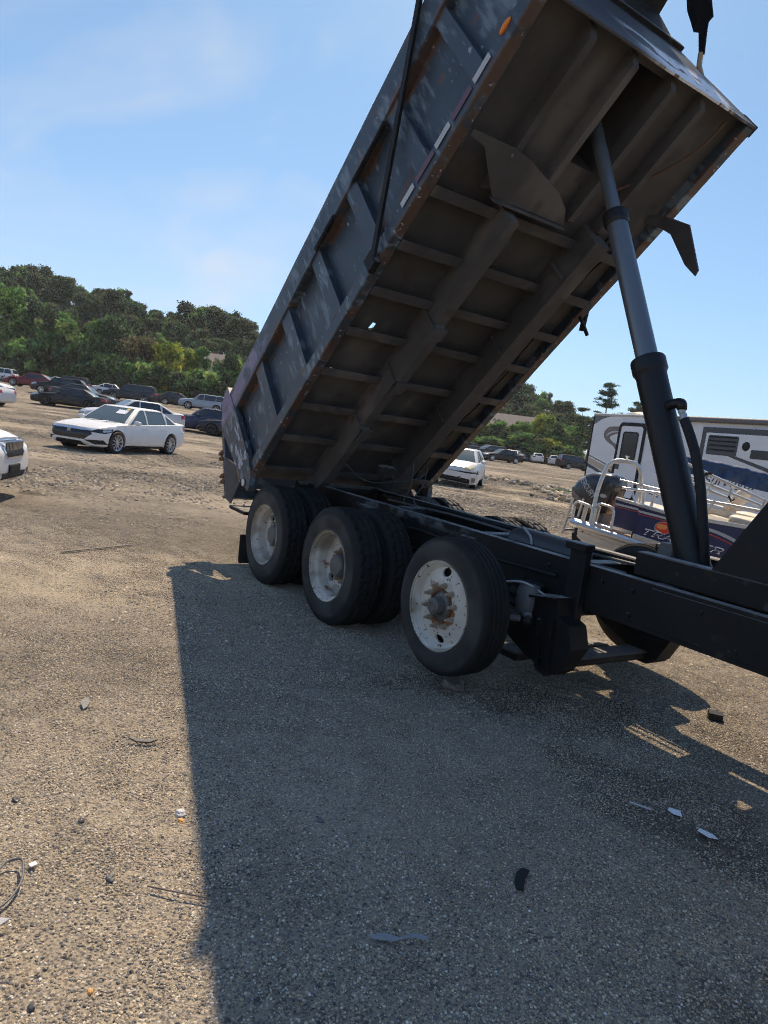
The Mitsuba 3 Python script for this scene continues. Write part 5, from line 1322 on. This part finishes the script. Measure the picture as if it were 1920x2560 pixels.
i, j = np.meshgrid(np.arange(n1 - 1), np.arange(n2 - 1), indexing='ij'); q = np.stack([i * n2 + j, (i + 1) * n2 + j, (i + 1) * n2 + j + 1, i * n2 + j + 1], -1).reshape(-1, 4)
sk2.add(sv, np.vstack([q[:, [0, 1, 2]], q[:, [0, 2, 3]]]))
bt('bimini_boot', sk2, 'bluecanvas', 30, label='rolled blue canvas cover')
# outboard motor
MK = bt('outboard_motor', (lambda o: o)(None) or MB().add(*(lambda: (lambda s: (np.sign(s.vertices) * np.abs(s.vertices) ** .72 * [.36, .24, .26], s.faces))(trimesh.creation.icosphere(4, 1)))()), 'motorblack', True) if False else None
s = trimesh.creation.icosphere(4, 1); v = np.sign(s.vertices) * np.abs(s.vertices) ** .58 * [.37, .25, .34]
q_ = np.clip(v[:, 2] / .34, -1, 1); v[:, 0] *= 1 - .22 * np.clip(-q_, 0, 1) - .20 * np.clip(q_, 0, 1) ** 2; v[:, 0] += .10 * np.clip(q_, 0, 1) ; v[:, 2] += .05 * np.clip(v[:, 0] / .36, -1, 1) * (v[:, 2] > 0)
v = v + [-.09, .68, .40]
MK = bt('outboard_motor', (v, s.faces), 'motorblack', True, label='black outboard motor cowling')
md = MB(); md.add(*prism([(-.34, .22), (.14, .22), (.10, -.10), (-.02, -.55), (-.20, -.55), (-.30, -.1)], .56, .80, 'xz'))
bt('midsection', md, 'black', parent=MK); bt('bracket', MB().box((.06, .52, -.2), (.18, .84, .24), .02), 'grey', parent=MK)
# grey flash and lettering wrap the cowling's near side
sv_ = man(v * 1.0, s.faces); c0 = np.array([-.09, .68, .46]); outer_ = man((v - c0) * 1.012 + c0, s.faces); inn_ = man((v - c0) * .97 + c0, s.faces); sh_ = outer_ - inn_
bt('cowl_flash', unman(sh_ ^ man(*prism([(-.50, .47), (-.40, .62), (-.26, .69), (-.16, .70), (-.22, .66), (-.34, .57), (-.42, .45)], -.2, .62, 'xz'))), 'grey', 30, parent=MK)
bt('cowl_flash', unman(sh_ ^ man(*prism([(-.46, .33), (-.10, .18), (.1, .15), (.1, .18), (-.08, .23), (-.42, .40)], -.2, .62, 'xz'))), 'taupe', 30, parent=MK)
tm = meshkit.text_mesh('MERCURY', .085, .10, True); q = np.array(tm.vertices); q[:, 0] *= .44 / q[:, 0].max()
an = math.radians(-38); q2 = np.stack([-.36 + q[:, 0] * math.cos(an) - q[:, 1] * math.sin(an), q[:, 2] * 4 + .25, .60 + q[:, 0] * math.sin(an) + q[:, 1] * math.cos(an)], 1)
lt_ = man((v - c0) * 1.02 + c0, s.faces) - man((v - c0) * .97 + c0, s.faces)
try:
    parts_ = trimesh.Trimesh(q2, np.array(tm.faces)[:, ::-1], process=True).split(only_watertight=False); res = None
    for w_ in parts_:
        x_ = lt_ ^ man(w_.vertices, w_.faces); res = x_ if res is None else res + x_
    if res is not None and res.num_tri(): bt('lettering', unman(res), 'lightgrey', parent=MK, label='silver lettering MERCURY')
except Exception as e_: print('motor text', e_)
bt('badge', unman(lt_ ^ man(*prism([(.14 + .05 * math.cos(t), .42 + .03 * math.sin(t)) for t in np.linspace(0, 6.28, 14)[:-1]], -.2, .68, 'xz'))), 'lightgrey', 30, parent=MK)
# its trailer
TK = thing('boat_trailer', 'galvanised boat trailer under the navy fishing boat', 'boat trailer')
def tr_(name, mesh, m, smooth=False, parent=TK): return put(parent, name, mesh, m, smooth, BM)
tr_('frame', MB().box((.3, .35, -.50), (5.4, .45, -.41), .005).box((.3, 1.5, -.50), (5.4, 1.6, -.41), .005).box((.5, .45, -.50), (.6, 1.5, -.42), .005).box((3.6, .45, -.50), (3.7, 1.5, -.42), .005).box((5.4, .9, -.5), (7.0, 1.05, -.41), .005), 'galv')
tr_('bunk', MB().box((.3, .5, -.408), (4.5, .62, -.345), .01).box((.3, 1.35, -.408), (4.5, 1.47, -.345), .01), 'black')
for u in (1.5, 2.3):
    for w_ in (.0, 1.75):
        t = lathe([(.0, .02), (.16, .02), (.17, 0), (.26, .0), (.29, .03), (.29, .17), (.26, .2), (0, .2)], 28); tr_('wheel', (t[0] + [u, w_, -.42 - .02 * u], t[1]), 'rubber', 30)

# ------------------------------------------------------------------ trees
def leaf_mesh(pts, nrm, size, g):
    n = len(pts); a = np.cross(nrm, g.normal(size=(n, 3))); a /= np.linalg.norm(a, axis=1, keepdims=True) + 1e-9; b = np.cross(nrm, a)
    s = size[:, None]
    v = np.stack([pts - a * s, pts + b * s * .55, pts + a * s, pts - b * s * .55], 1).reshape(-1, 3)
    o = np.arange(n)[:, None] * 4
    return v, np.vstack([o + [0, 1, 2], o + [0, 2, 3]])


def broadleaf(seed, h, spread, base, nleaf, cols, bare=0.0, clumps=58, narrow=1.0):
    g = np.random.default_rng(seed)
    tr = MB(); tr.tube([(0, 0, -.5), (.05, .03, h * .25), (g.normal() * .12, g.normal() * .12, h * .55), (g.normal() * .2, g.normal() * .2, h * .86)], [h * .022, h * .017, h * .010, .02], 7)
    P_, N_v, S_, C_ = [], [], [], []
    for k in range(clumps):
        t = g.random() ** .8; z = h * (base + (1 - base) * t)
        env = spread * math.sin(math.pi * min(1, (.18 + .82 * (1 - t)) ** .75) * .62) * narrow
        r = env * (g.random() ** .5) * .9; a = g.random() * 6.283
        c = np.array([r * math.cos(a), r * math.sin(a), min(z, h * .95)])
        tr.tube([(0, 0, c[2] * .72), c * [.5, .5, .93], c], [h * .006, h * .004, .012], 5)
        if g.random() < bare: continue
        R = spread * (.13 + .20 * g.random()); n = int(nleaf / clumps * (R / spread / .26) ** 2)
        u = g.normal(size=(n, 3)); u /= np.linalg.norm(u, axis=1, keepdims=True)
        q = c + u * R * (.25 + .75 * g.random((n, 1)) ** .5) * [1, 1, .62] + g.normal(size=(n, 3)) * R * .28
        q += (meshkit.fbm(q * .9 + seed, 2, seed)[:, None] - .5) * R * .8
        P_.append(q); N_v.append(u * .6 + g.normal(size=(n, 3)) * .6); S_.append((.13 + .16 * g.random(n)) * (1.25 if h > 12 else .9))
        b0 = np.array(cols[g.integers(len(cols))]); C_.append(b0 * (.95 + .5 * g.random()) * (.55 + .95 * g.random((n, 1)) ** 1.5) * (1 + .10 * g.normal(size=(n, 3)).clip(-1, 1)))
    p, nn, s, c = np.vstack(P_), np.vstack(N_v), np.concatenate(S_), np.vstack(C_)
    nn /= np.linalg.norm(nn, axis=1, keepdims=True) + 1e-9
    v, f = leaf_mesh(p, nn, s, g)
    return {'type': 'shapegroup', 'trunk': ply(tr, 'bark', 30), 'crown': mikit.ply((v, f), 'm_leaf', color=np.repeat(np.clip(c, .004, .9), 4, 0))}


def pine(seed, h, spread, cols, base=.36, layers=30):
    g = np.random.default_rng(seed); tr = MB(); tr.tube([(0, 0, -.5), (.25, 0, h * .4), (-.1, .2, h * .8), (0, .1, h)], [h * .016, h * .012, h * .006, .02], 7)
    P_, C_ = [], []
    for k in range(layers):
        t = g.random() ** .8 if 0 < k < layers - 1 else k / (layers - 1); z = h * (base + (1 - base) * t)
        for m in range(g.integers(2, 4)):
            a = g.random() * 6.283; L_ = spread * (1 - .75 * t) * (.35 + .75 * g.random()) + .25; e = np.array([math.cos(a) * L_, math.sin(a) * L_, z + g.uniform(.0, .45) * L_ - .1])
            tr.tube([(0, 0, z - .15), e * [.55, .55, 1], e], [h * .004, h * .003, .012], 5)
            for w_ in range(6):
                q = .30 + .14 * w_ + .05 * g.normal(); c = np.array([0, 0, z]) * (1 - q) + e * q + g.normal(size=3) * [.2, .2, .1]
                n = int(25 + 45 * g.random()); u = g.normal(size=(n, 3)) * [.24, .24, .10]; P_.append(c + u); C_.append(np.array(cols[g.integers(len(cols))]) * (.6 + .7 * g.random((n, 1))))
    p, c = np.vstack(P_), np.vstack(C_); nn = g.normal(size=p.shape); nn /= np.linalg.norm(nn, axis=1, keepdims=True)
    v, f = leaf_mesh(p, nn, .06 + .08 * g.random(len(p)), g)
    return {'type': 'shapegroup', 'trunk': ply(tr, 'bark', 30), 'crown': mikit.ply((v, f), 'm_leaf', color=np.repeat(np.clip(c, .004, .9), 4, 0))}


GREEN = [(.14, .245, .078), (.17, .285, .088), (.115, .20, .07), (.22, .31, .10)]
DARK = [(.066, .110, .058), (.080, .128, .064), (.098, .145, .072), (.112, .138, .078)]
OLIVE = [(.10, .13, .07), (.125, .15, .08), (.085, .115, .064), (.14, .15, .09)]
YEL = [(.36, .37, .06), (.27, .32, .065), (.44, .40, .08), (.20, .27, .06)]
BRN = [(.21, .155, .095), (.18, .145, .085), (.13, .125, .07)]
G_ = {'green': broadleaf(1, 7.5, 2.6, .10, 15000, GREEN), 'green2': broadleaf(2, 6.5, 2.3, .06, 13000, GREEN + OLIVE), 'dark': broadleaf(3, 7, 2.6, .08, 15000, DARK),
      'yellow': broadleaf(4, 6, 2.3, .08, 13000, YEL), 'bare': broadleaf(5, 6.5, 2.6, .25, 7000, BRN, .35), 'narrow': broadleaf(6, 6, 1.5, .05, 8000, GREEN, 0, 40, .8),
      'big': broadleaf(7, 16, 3.6, .30, 15000, DARK + OLIVE[:2], .05, 44), 'big2': broadleaf(8, 15, 3.4, .34, 15000, OLIVE + GREEN[:2], .05, 40), 'big3': broadleaf(9, 17, 3.9, .36, 15000, DARK, .08, 46), 'big4': broadleaf(19, 16, 3.2, .32, 14000, GREEN[:3] + OLIVE, .05, 40), 'big5': broadleaf(20, 18, 4.2, .40, 15000, DARK + OLIVE, .12, 44),
      'pine': pine(33, 16, 3.6, DARK + [(.10, .17, .08)]), 'pine2': pine(11, 13, 2.6, DARK, .1, 16), 'shrub': broadleaf(12, 3, 1.8, .0, 7000, GREEN + DARK, 0, 40)}
for k, d in G_.items(): scene['tree_kind_' + k] = d


def ground_at(px, dep):
    """world point on the terrain at a distance dep along the level view axis and a lateral slope px (right positive)"""
    q = CAM + FWH * dep + RTH * dep * px; return q[0], q[1], float(terrain(q[0], q[1]))


def tree(kind, name, r, dep, hs, label, group=None, rot=None, ws=None, sink=0.0):
    x, y, z = ground_at(r, dep); key = thing(name, label, 'tree', group); g = np.random.default_rng(int(abs(r) * 1e4 + dep))
    base_h = {'green': 7.5, 'green2': 6.5, 'dark': 7, 'yellow': 6, 'bare': 6.5, 'narrow': 6, 'big': 16, 'big2': 15, 'big3': 17, 'big4': 16, 'big5': 18, 'pine': 16, 'pine2': 13, 'shrub': 3}[kind]
    s = hs / base_h; w_ = ws if ws else s
    a = g.random() * 360
    scene[key] = {'type': 'instance', 'g': {'type': 'ref', 'id': 'tree_kind_' + kind}, 'to_world': T().translate([x, y, z - sink]).rotate([0, 0, 1], a).scale([w_, w_, s])}
    return key

# --- the wood on the rise behind: one far mass
TL = np.array([(-.80, .165), (-.624, .166), (-.59, .1677), (-.544, .1705), (-.52, .165), (-.491, .160), (-.468, .152), (-.445, .156), (-.411, .154), (-.384, .148), (-.366, .133), (-.339, .127), (-.312, .148), (-.277, .1455), (-.242, .141), (-.215, .122), (-.205, .113), (-.12, .10), (-.02, .085), (.05, .062), (.105, .062), (.135, .085), (.168, .0965), (.197, .095), (.219, .085), (.234, .082), (.254, .067), (.276, .062), (.30, .05), (.42, .035), (.70, .03)])
def woods():
    g = np.random.default_rng(77); i = 0
    kinds = ['big', 'big2', 'big3', 'big4', 'big5']; hb = {'big': 16.3, 'big2': 15.3, 'big3': 17.4, 'big4': 16.3, 'big5': 18.3}
    for row, (dep, f_) in enumerate(((124, .62), (136, .78), (150, .94), (165, .99), (182, .97))):
        r = -.78
        while r < .46:
            d_ = dep + g.uniform(-5, 5); x, y, z = ground_at(r, d_); k = kinds[g.integers(5)]
            top = np.interp(r, TL[:, 0], TL[:, 1]) * d_ * f_ + CAM[2] - z
            top *= 1.06 - .24 * g.random() ** 1.5 if row >= 2 else (.80 + .3 * g.random())
            if top > 3.5 and not (r > .27 and row < 2):
                s = top / hb[k]; w_ = max(.7, min(s, 1.25)) * g.uniform(.85, 1.15)
                scene[f'woodland__{i:03d}'] = {'type': 'instance', 'g': {'type': 'ref', 'id': 'tree_kind_' + k}, 'to_world': T().translate([x, y, z - .3]).rotate([0, 0, 1], g.random() * 360).scale([w_, w_, s])}; i += 1
            r += (3.6 + 2.6 * g.random()) / dep
    tag('woodland', 'dense dark wood on the rise behind the parked cars', 'woodland', kind='stuff')


woods()
FT = 'young trees along the back edge of the lot'
for kind, r, dep, te, lab, ws in (
    ('green', -.575, 97, .126, 'tall light green tree at the far left of the tree row', 1.45), ('green2', -.533, 99, .112, 'green tree between the tall left tree and the bushy one beside it', 1.2),
    ('green2', -.504, 96, .103, 'bushy mid-green tree above the red sedan', 1.35), ('shrub', -.478, 95, .075, 'low dark shrub beneath the tan house roof on the left', 1.6), ('narrow', -.446, 96, .098, 'slim pointed tree right of the tan house roof', 1.1),
    ('dark', -.418, 97, .104, 'broad dark green tree in the middle of the left tree row', 1.35), ('bare', -.378, 95, .086, 'brown half-bare tree left of the yellow tree', 1.25), ('yellow', -.340, 94, .081, 'bright yellow-green tree above the slate SUV', 1.05),
    ('yellow', -.315, 96, .075, 'smaller yellow-green tree at the right of the bright yellow one', 1.0), ('narrow', -.290, 97, .083, 'slim dark tree left of the house behind the lot', 1.0), ('green2', -.247, 96, .078, 'green tree touching the tipped bed on the left', 1.1),
    ('dark', -.228, 98, .072, 'dark tree half hidden by the raised tailgate corner', 1.0), ('dark', -.62, 98, .10, 'dark green tree at the very left edge of the tree row', 1.4), ('shrub', -.40, 93, .055, 'dark shrub under the broad dark tree', 1.7), ('shrub', -.36, 92, .05, 'shrub at the foot of the half-bare tree', 1.6), ('shrub', -.27, 94, .05, 'shrub below the right-hand house on the left', 1.7),
    ('shrub', -.55, 93, .06, 'shrub at the foot of the tall left tree', 1.8), ('shrub', -.315, 92, .045, 'shrub at the foot of the yellow trees', 1.5), ('shrub', -.435, 93, .055, 'shrub at the foot of the slim pointed tree', 1.6), ('green2', -.468, 100, .085, 'green tree in front of the tan house roof', 1.1),
    ('green', .060, 112, .03, 'green tree just right of the bed underside', 1.0), ('green2', .093, 110, .028, 'green tree behind the grey pickup', 1.0), ('green', .118, 112, .035, 'green tree left of the grey house roof', .95), ('green2', .150, 110, .036, 'light green tree in front of the grey house roof', .95),
    ('green', .180, 109, .038, 'light green tree beneath the gable of the grey house', .9), ('yellow', .213, 112, .052, 'tall yellow-green tree right of the grey house gable', 1.0), ('green2', .234, 109, .042, 'green tree above the black SUV', .95), ('green', .253, 111, .041, 'green tree left of the camper edge', .9),
    ('green2', .166, 107, .022, 'low green tree above the far minivan', 1.0), ('green2', .198, 106, .024, 'low green tree above the small white hatchback', 1.0), ('yellow', .225, 106, .020, 'low yellowish tree above the far row', .8), ('shrub', .135, 104, .012, 'shrub behind the black sedan', 1.6), ('shrub', .245, 104, .014, 'shrub behind the black SUV', 1.6),
    ('pine2', .265, 104, .070, 'dark layered pine beside the camper edge', .75), ('pine2', .279, 108, .055, 'second dark pine partly behind the camper', .8), ('pine', .296, 126, .1085, 'tall open pine rising above the camper roof', .95), ('pine', .341, 130, .088, 'pine top peeking over the camper right of the tall pine', .9),
    ('dark', .31, 118, .045, 'dark tree behind the camper roof', 1.3), ('green2', .02, 112, .03, 'green tree hidden mostly by the bed', 1.2)):
    x, y, z = ground_at(r, dep); hs = dep * te + CAM[2] - z
    tree(kind, 'pine_tree' if kind.startswith('pine') else ('shrub' if kind == 'shrub' else 'tree'), r, dep, hs, lab, FT if not kind.startswith('pine') else None, ws=ws)

# --- houses behind the trees
def house(r, dep, w, d, eave, ridge, deg, lab):
    x, y, z = ground_at(r, dep); key = thing('house', lab, 'house', 'houses behind the trees'); m = yawm(x, y, z, deg)
    wl = MB().box((-w / 2, -d / 2, -1), (w / 2, d / 2, eave), .02); put(key, 'wall', wl, 'siding', tr=m)
    for s in (-1, 1): put(key, 'gable', prism([(-d / 2, eave), (d / 2, eave), (0, ridge - .1)], s * w / 2 - .1, s * w / 2, 'yz'), 'siding', tr=m)
    for s in (-1, 1): put(key, 'roof_slope', prism([(s * (d / 2 + .4), eave - .25), (0, ridge), (0, ridge + .18), (s * (d / 2 + .4), eave - .05)], -w / 2 - .4, w / 2 + .4, 'yz'), 'roofshingle', tr=m)
    for i in range(int(w // 3)):
        for s in (-1, 1):
            wk_ = put(key, 'window', MB().box((-w / 2 + 1.2 + 3 * i, s * (d / 2 + .01), eave - 2.0), (-w / 2 + 2.3 + 3 * i, s * (d / 2 + .05), eave - .7), .01), 'white', tr=m)
            put(wk_, 'pane', MB().box((-w / 2 + 1.28 + 3 * i, s * (d / 2 + .051), eave - 1.93), (-w / 2 + 2.22 + 3 * i, s * (d / 2 + .058), eave - .77), .005), 'glass', tr=m)


house(-.566, 113, 6, 6, 9.0, 12.2, 120, 'house with a steep grey roof at the far left behind the tall green tree')
house(-.474, 108, 9, 7, 6.2, 8.2, 55, 'tan-roofed house on the left behind the low tree')
house(-.270, 110, 7, 6, 6.0, 8.0, 58, 'tan-roofed house near the tipped bed on the left')
house(.173, 121, 10.5, 7, 4.7, 7.2, 42, 'grey-roofed house behind the light green trees right of the bed')

# ------------------------------------------------------------------ rubble and litter on the lot
def rubble():
    g = np.random.default_rng(12); V, F, C, n0 = [], [], [], 0
    ends = np.array([[-21.5, 21.0], [-16.5, 21.2], [-13.0, 19.0], [-10.6, 16.2]])
    for k in range(900):
        t = g.random() * 2.999; i = int(t); q = ends[i] + (ends[i + 1] - ends[i]) * (t - i) + g.normal(size=2) * [.55, .8]
        s = .03 + .13 * g.random() ** 3; v = ICO1.vertices * (1 + .45 * (g.random((42, 1)) - .5)) * s * [1.2, .9, .7]
        a = g.random() * 6.28; c, s_ = math.cos(a), math.sin(a); v = v @ np.array([[c, -s_, 0], [s_, c, 0], [0, 0, 1]]).T
        V.append(v + [q[0], q[1], float(terrain(*q)) + s * .2 + .10 * g.random()]); F.append(ICO1.faces + n0); n0 += 42
        C.append(np.tile(STONECOL[g.choice(10, p=SPROB)] * (.75 + .5 * g.random()), (42, 1)))
    put(None, 'rubble', mikit.ply(trimesh.Trimesh(np.vstack(V), np.vstack(F), process=False), 'm_stone', color=np.vstack(C))); tag('rubble', 'strip of broken stones and dirt across the lot before the far cars', 'rubble', kind='stuff')
    n = 700; p = np.stack([-14.6 + g.normal(size=n) * .45, 19.9 + g.normal(size=n) * .4, g.random(n) * .14], 1); nn = g.normal(size=(n, 3)); nn[:, 2] *= .3; nn /= np.linalg.norm(nn, axis=1, keepdims=True)
    v, f = leaf_mesh(p, nn, .05 + .06 * g.random(n), g); put(None, 'weeds', mikit.ply((v, f), 'm_leaf', color=np.repeat(np.array(OLIVE)[g.integers(4, size=n)] * 1.6, 4, 0))); tag('weeds', 'small green weed patch in the rubble strip', 'weeds', kind='stuff')


rubble()
def flake(name, cat, label, x, y, poly, m, th=.002, z=.014, deg=0, tilt=(0, 0), group=None):
    v, f = prism(poly, 0, th, 'xy'); v[:, 2] += v[:, 0] * tilt[0] + v[:, 1] * tilt[1]
    k = put(None, name, (v, f), m, False, yawm(x, y, z, deg)); tag(k, label, cat, group); return k


flake('paper_scrap', 'paper', 'small pale torn scrap in the truck shadow, the farther of the two', 4.58, -.90, [(-.045, .0), (.0, .035), (.06, .02), (.03, -.01), (-.02, -.02)], 'paper', .0015, .016, -35, (.1, .2))
flake('paper_scrap', 'paper', 'pale angular scrap in the truck shadow, the nearer of the two', 4.77, -.92, [(-.03, .03), (.0, .055), (.05, .01), (.035, -.04), (-.02, -.03)], 'paper', .0015, .018, -60, (.15, -.2))
flake('rubber_strip', 'rubber', 'curved black strip of rubber in the shadow', 4.66, -2.04, [(-.07, .004), (-.03, .022), (.03, .025), (.07, .01), (.07, -.02), (.03, -.014), (-.03, -.018), (-.065, -.02)], 'rubber', .008, .010, 125, (.02, .0))
flake('plastic_shard', 'shard', 'grey plastic shard in the sun left of the shadow', 2.59, -3.30, [(-.05, .0), (.02, .03), (.07, .015), (.05, -.02), (-.02, -.015)], 'grey', .004, .014, 160, (.1, .1))
flake('plastic_shard', 'shard', 'dark crescent shard in the sun beside the shadow edge', 3.10, -3.12, [(-.07, .012), (-.03, -.008), (.03, -.008), (.07, .014), (.03, .012), (-.03, .012)], 'greydark', .008, .016, 65, (.0, .3))
flake('dark_chunk', 'chunk', 'dark block lying in the sunlit gravel right of the wheels', 3.89, .64, [(-.04, -.05), (.05, -.04), (.045, .05), (-.05, .04)], 'black', .05, .0, 30)
flake('crumpled_paper', 'paper', 'crumpled silver-white wrapper at the left edge', 4.17, -3.85, [(-.06, -.05), (-.01, -.03), (.03, -.055), (.045, .0), (.02, .02), (.02, .05), (-.03, .03), (-.05, .045)], 'lightgrey', .003, .02, 20, (.15, .25))
flake('plastic_chip', 'chip', 'tiny white plastic chip above the black strap', 3.89, -3.70, [(-.015, -.008), (.012, -.012), (.016, .01), (-.008, .014)], 'white', .003, .014, 20, (.2, .1))
flake('wood_lath', 'lath', 'long pale wooden lath lying on the gravel left of the truck', -1.43, -2.47, [(-.46, -.012), (.46, -.010), (.46, .010), (-.46, .012)], 'taupe', .010, .014, 118)
flake('plastic_film', 'film', 'strip of clear crumpled plastic film near the bottom', 4.72, -2.68, [(-.10, .0), (-.05, .012), (.0, -.004), (.05, .014), (.10, .002), (.10, -.012), (.04, -.002), (-.02, -.02), (-.09, -.012)], 'film', .002, .018, 60, (.05, .2))
k = put(None, 'strap', MB().tube(bend([(4.02, -4.06, .015), (3.99, -3.90, .02), (3.92, -3.82, .03), (3.86, -3.78, .03), (3.87, -3.73, .035), (3.99, -3.74, .03), (4.08, -3.80, .02), (4.12, -3.92, .012), (4.15, -4.1, .012)], 7, .06), .0045, 6), 'grey', True); tag(k, 'looped dark strap at the left edge', 'strap')
k = put(None, 'stick', MB().tube([(4.16, -3.37, .02), (4.24, -3.28, .024), (4.30, -3.20, .022), (4.36, -3.16, .016)], [.0035, .003, .003, .002], 5), 'taupe', True); tag(k, 'thin broken stick crossing the shadow edge', 'stick')
k = put(None, 'stick', MB().tube([(4.44, -1.06, .02), (4.53, -1.01, .022)], .006, 6), 'lightgrey', True); tag(k, 'short pale stick in the shadow beside the paper scraps', 'stick')
def pebble(x, y, s, m, lab, cat='stone', name='stone', sq=(1.2, .9, .7)):
    g = np.random.default_rng(int(x * 1000 + 5000)); o = trimesh.creation.icosphere(2, 1.0); v = np.array(o.vertices); v = np.sign(v) * np.abs(v) ** .8 * (1 + 1.3 * (meshkit.fbm(v * 1.1 + x * 7, 2, 3)[:, None] - .5)) * s * np.array(sq) + [x, y, s * .3]
    k = put(None, name, (v, o.faces), m, False); tag(k, lab, cat)
pebble(3.75, -3.13, .018, 'lightgrey', 'white stone at the shadow edge'); pebble(3.80, -3.14, .011, 'amberstone', 'orange pebble beside the white stone'); pebble(2.92, -.98, .07, 'taupe', 'lump of dirt-covered rock under the raised wheel')
pebble(3.42, -3.71, .013, 'greydark', 'dark stone at the far left of the sunlit gravel'); pebble(3.66, -3.50, .013, 'greydark', 'dark stone in the middle of the sunlit gravel'); pebble(4.51, -3.77, .011, 'greydark', 'dark pebble near the bottom left corner')
pebble(4.05, -3.47, .016, 'grey', 'grey stone below the dark one in the sunlit gravel'); pebble(4.52, -3.62, .008, 'amberstone', 'small orange pebble near the bottom left'); pebble(4.0, -2.6, .014, 'grey', 'pale round stone inside the shadow edge')

# ------------------------------------------------------------------ the summer air: distant trees pale a little
scene['air'] = {'type': 'homogeneous', 'albedo': {'type': 'rgb', 'value': [.95, .955, .96]}, 'sigma_t': .0003}
scene['haze'] = {'type': 'cube', 'to_world': T().translate([0, 0, 26]).scale([3400, 3400, 30]), 'bsdf': {'type': 'null'}, 'interior': {'type': 'ref', 'id': 'air'}}
scene['camera']['medium'] = {'type': 'ref', 'id': 'air'}
tag('haze', 'thin bright summer haze over the lot', kind='stuff')
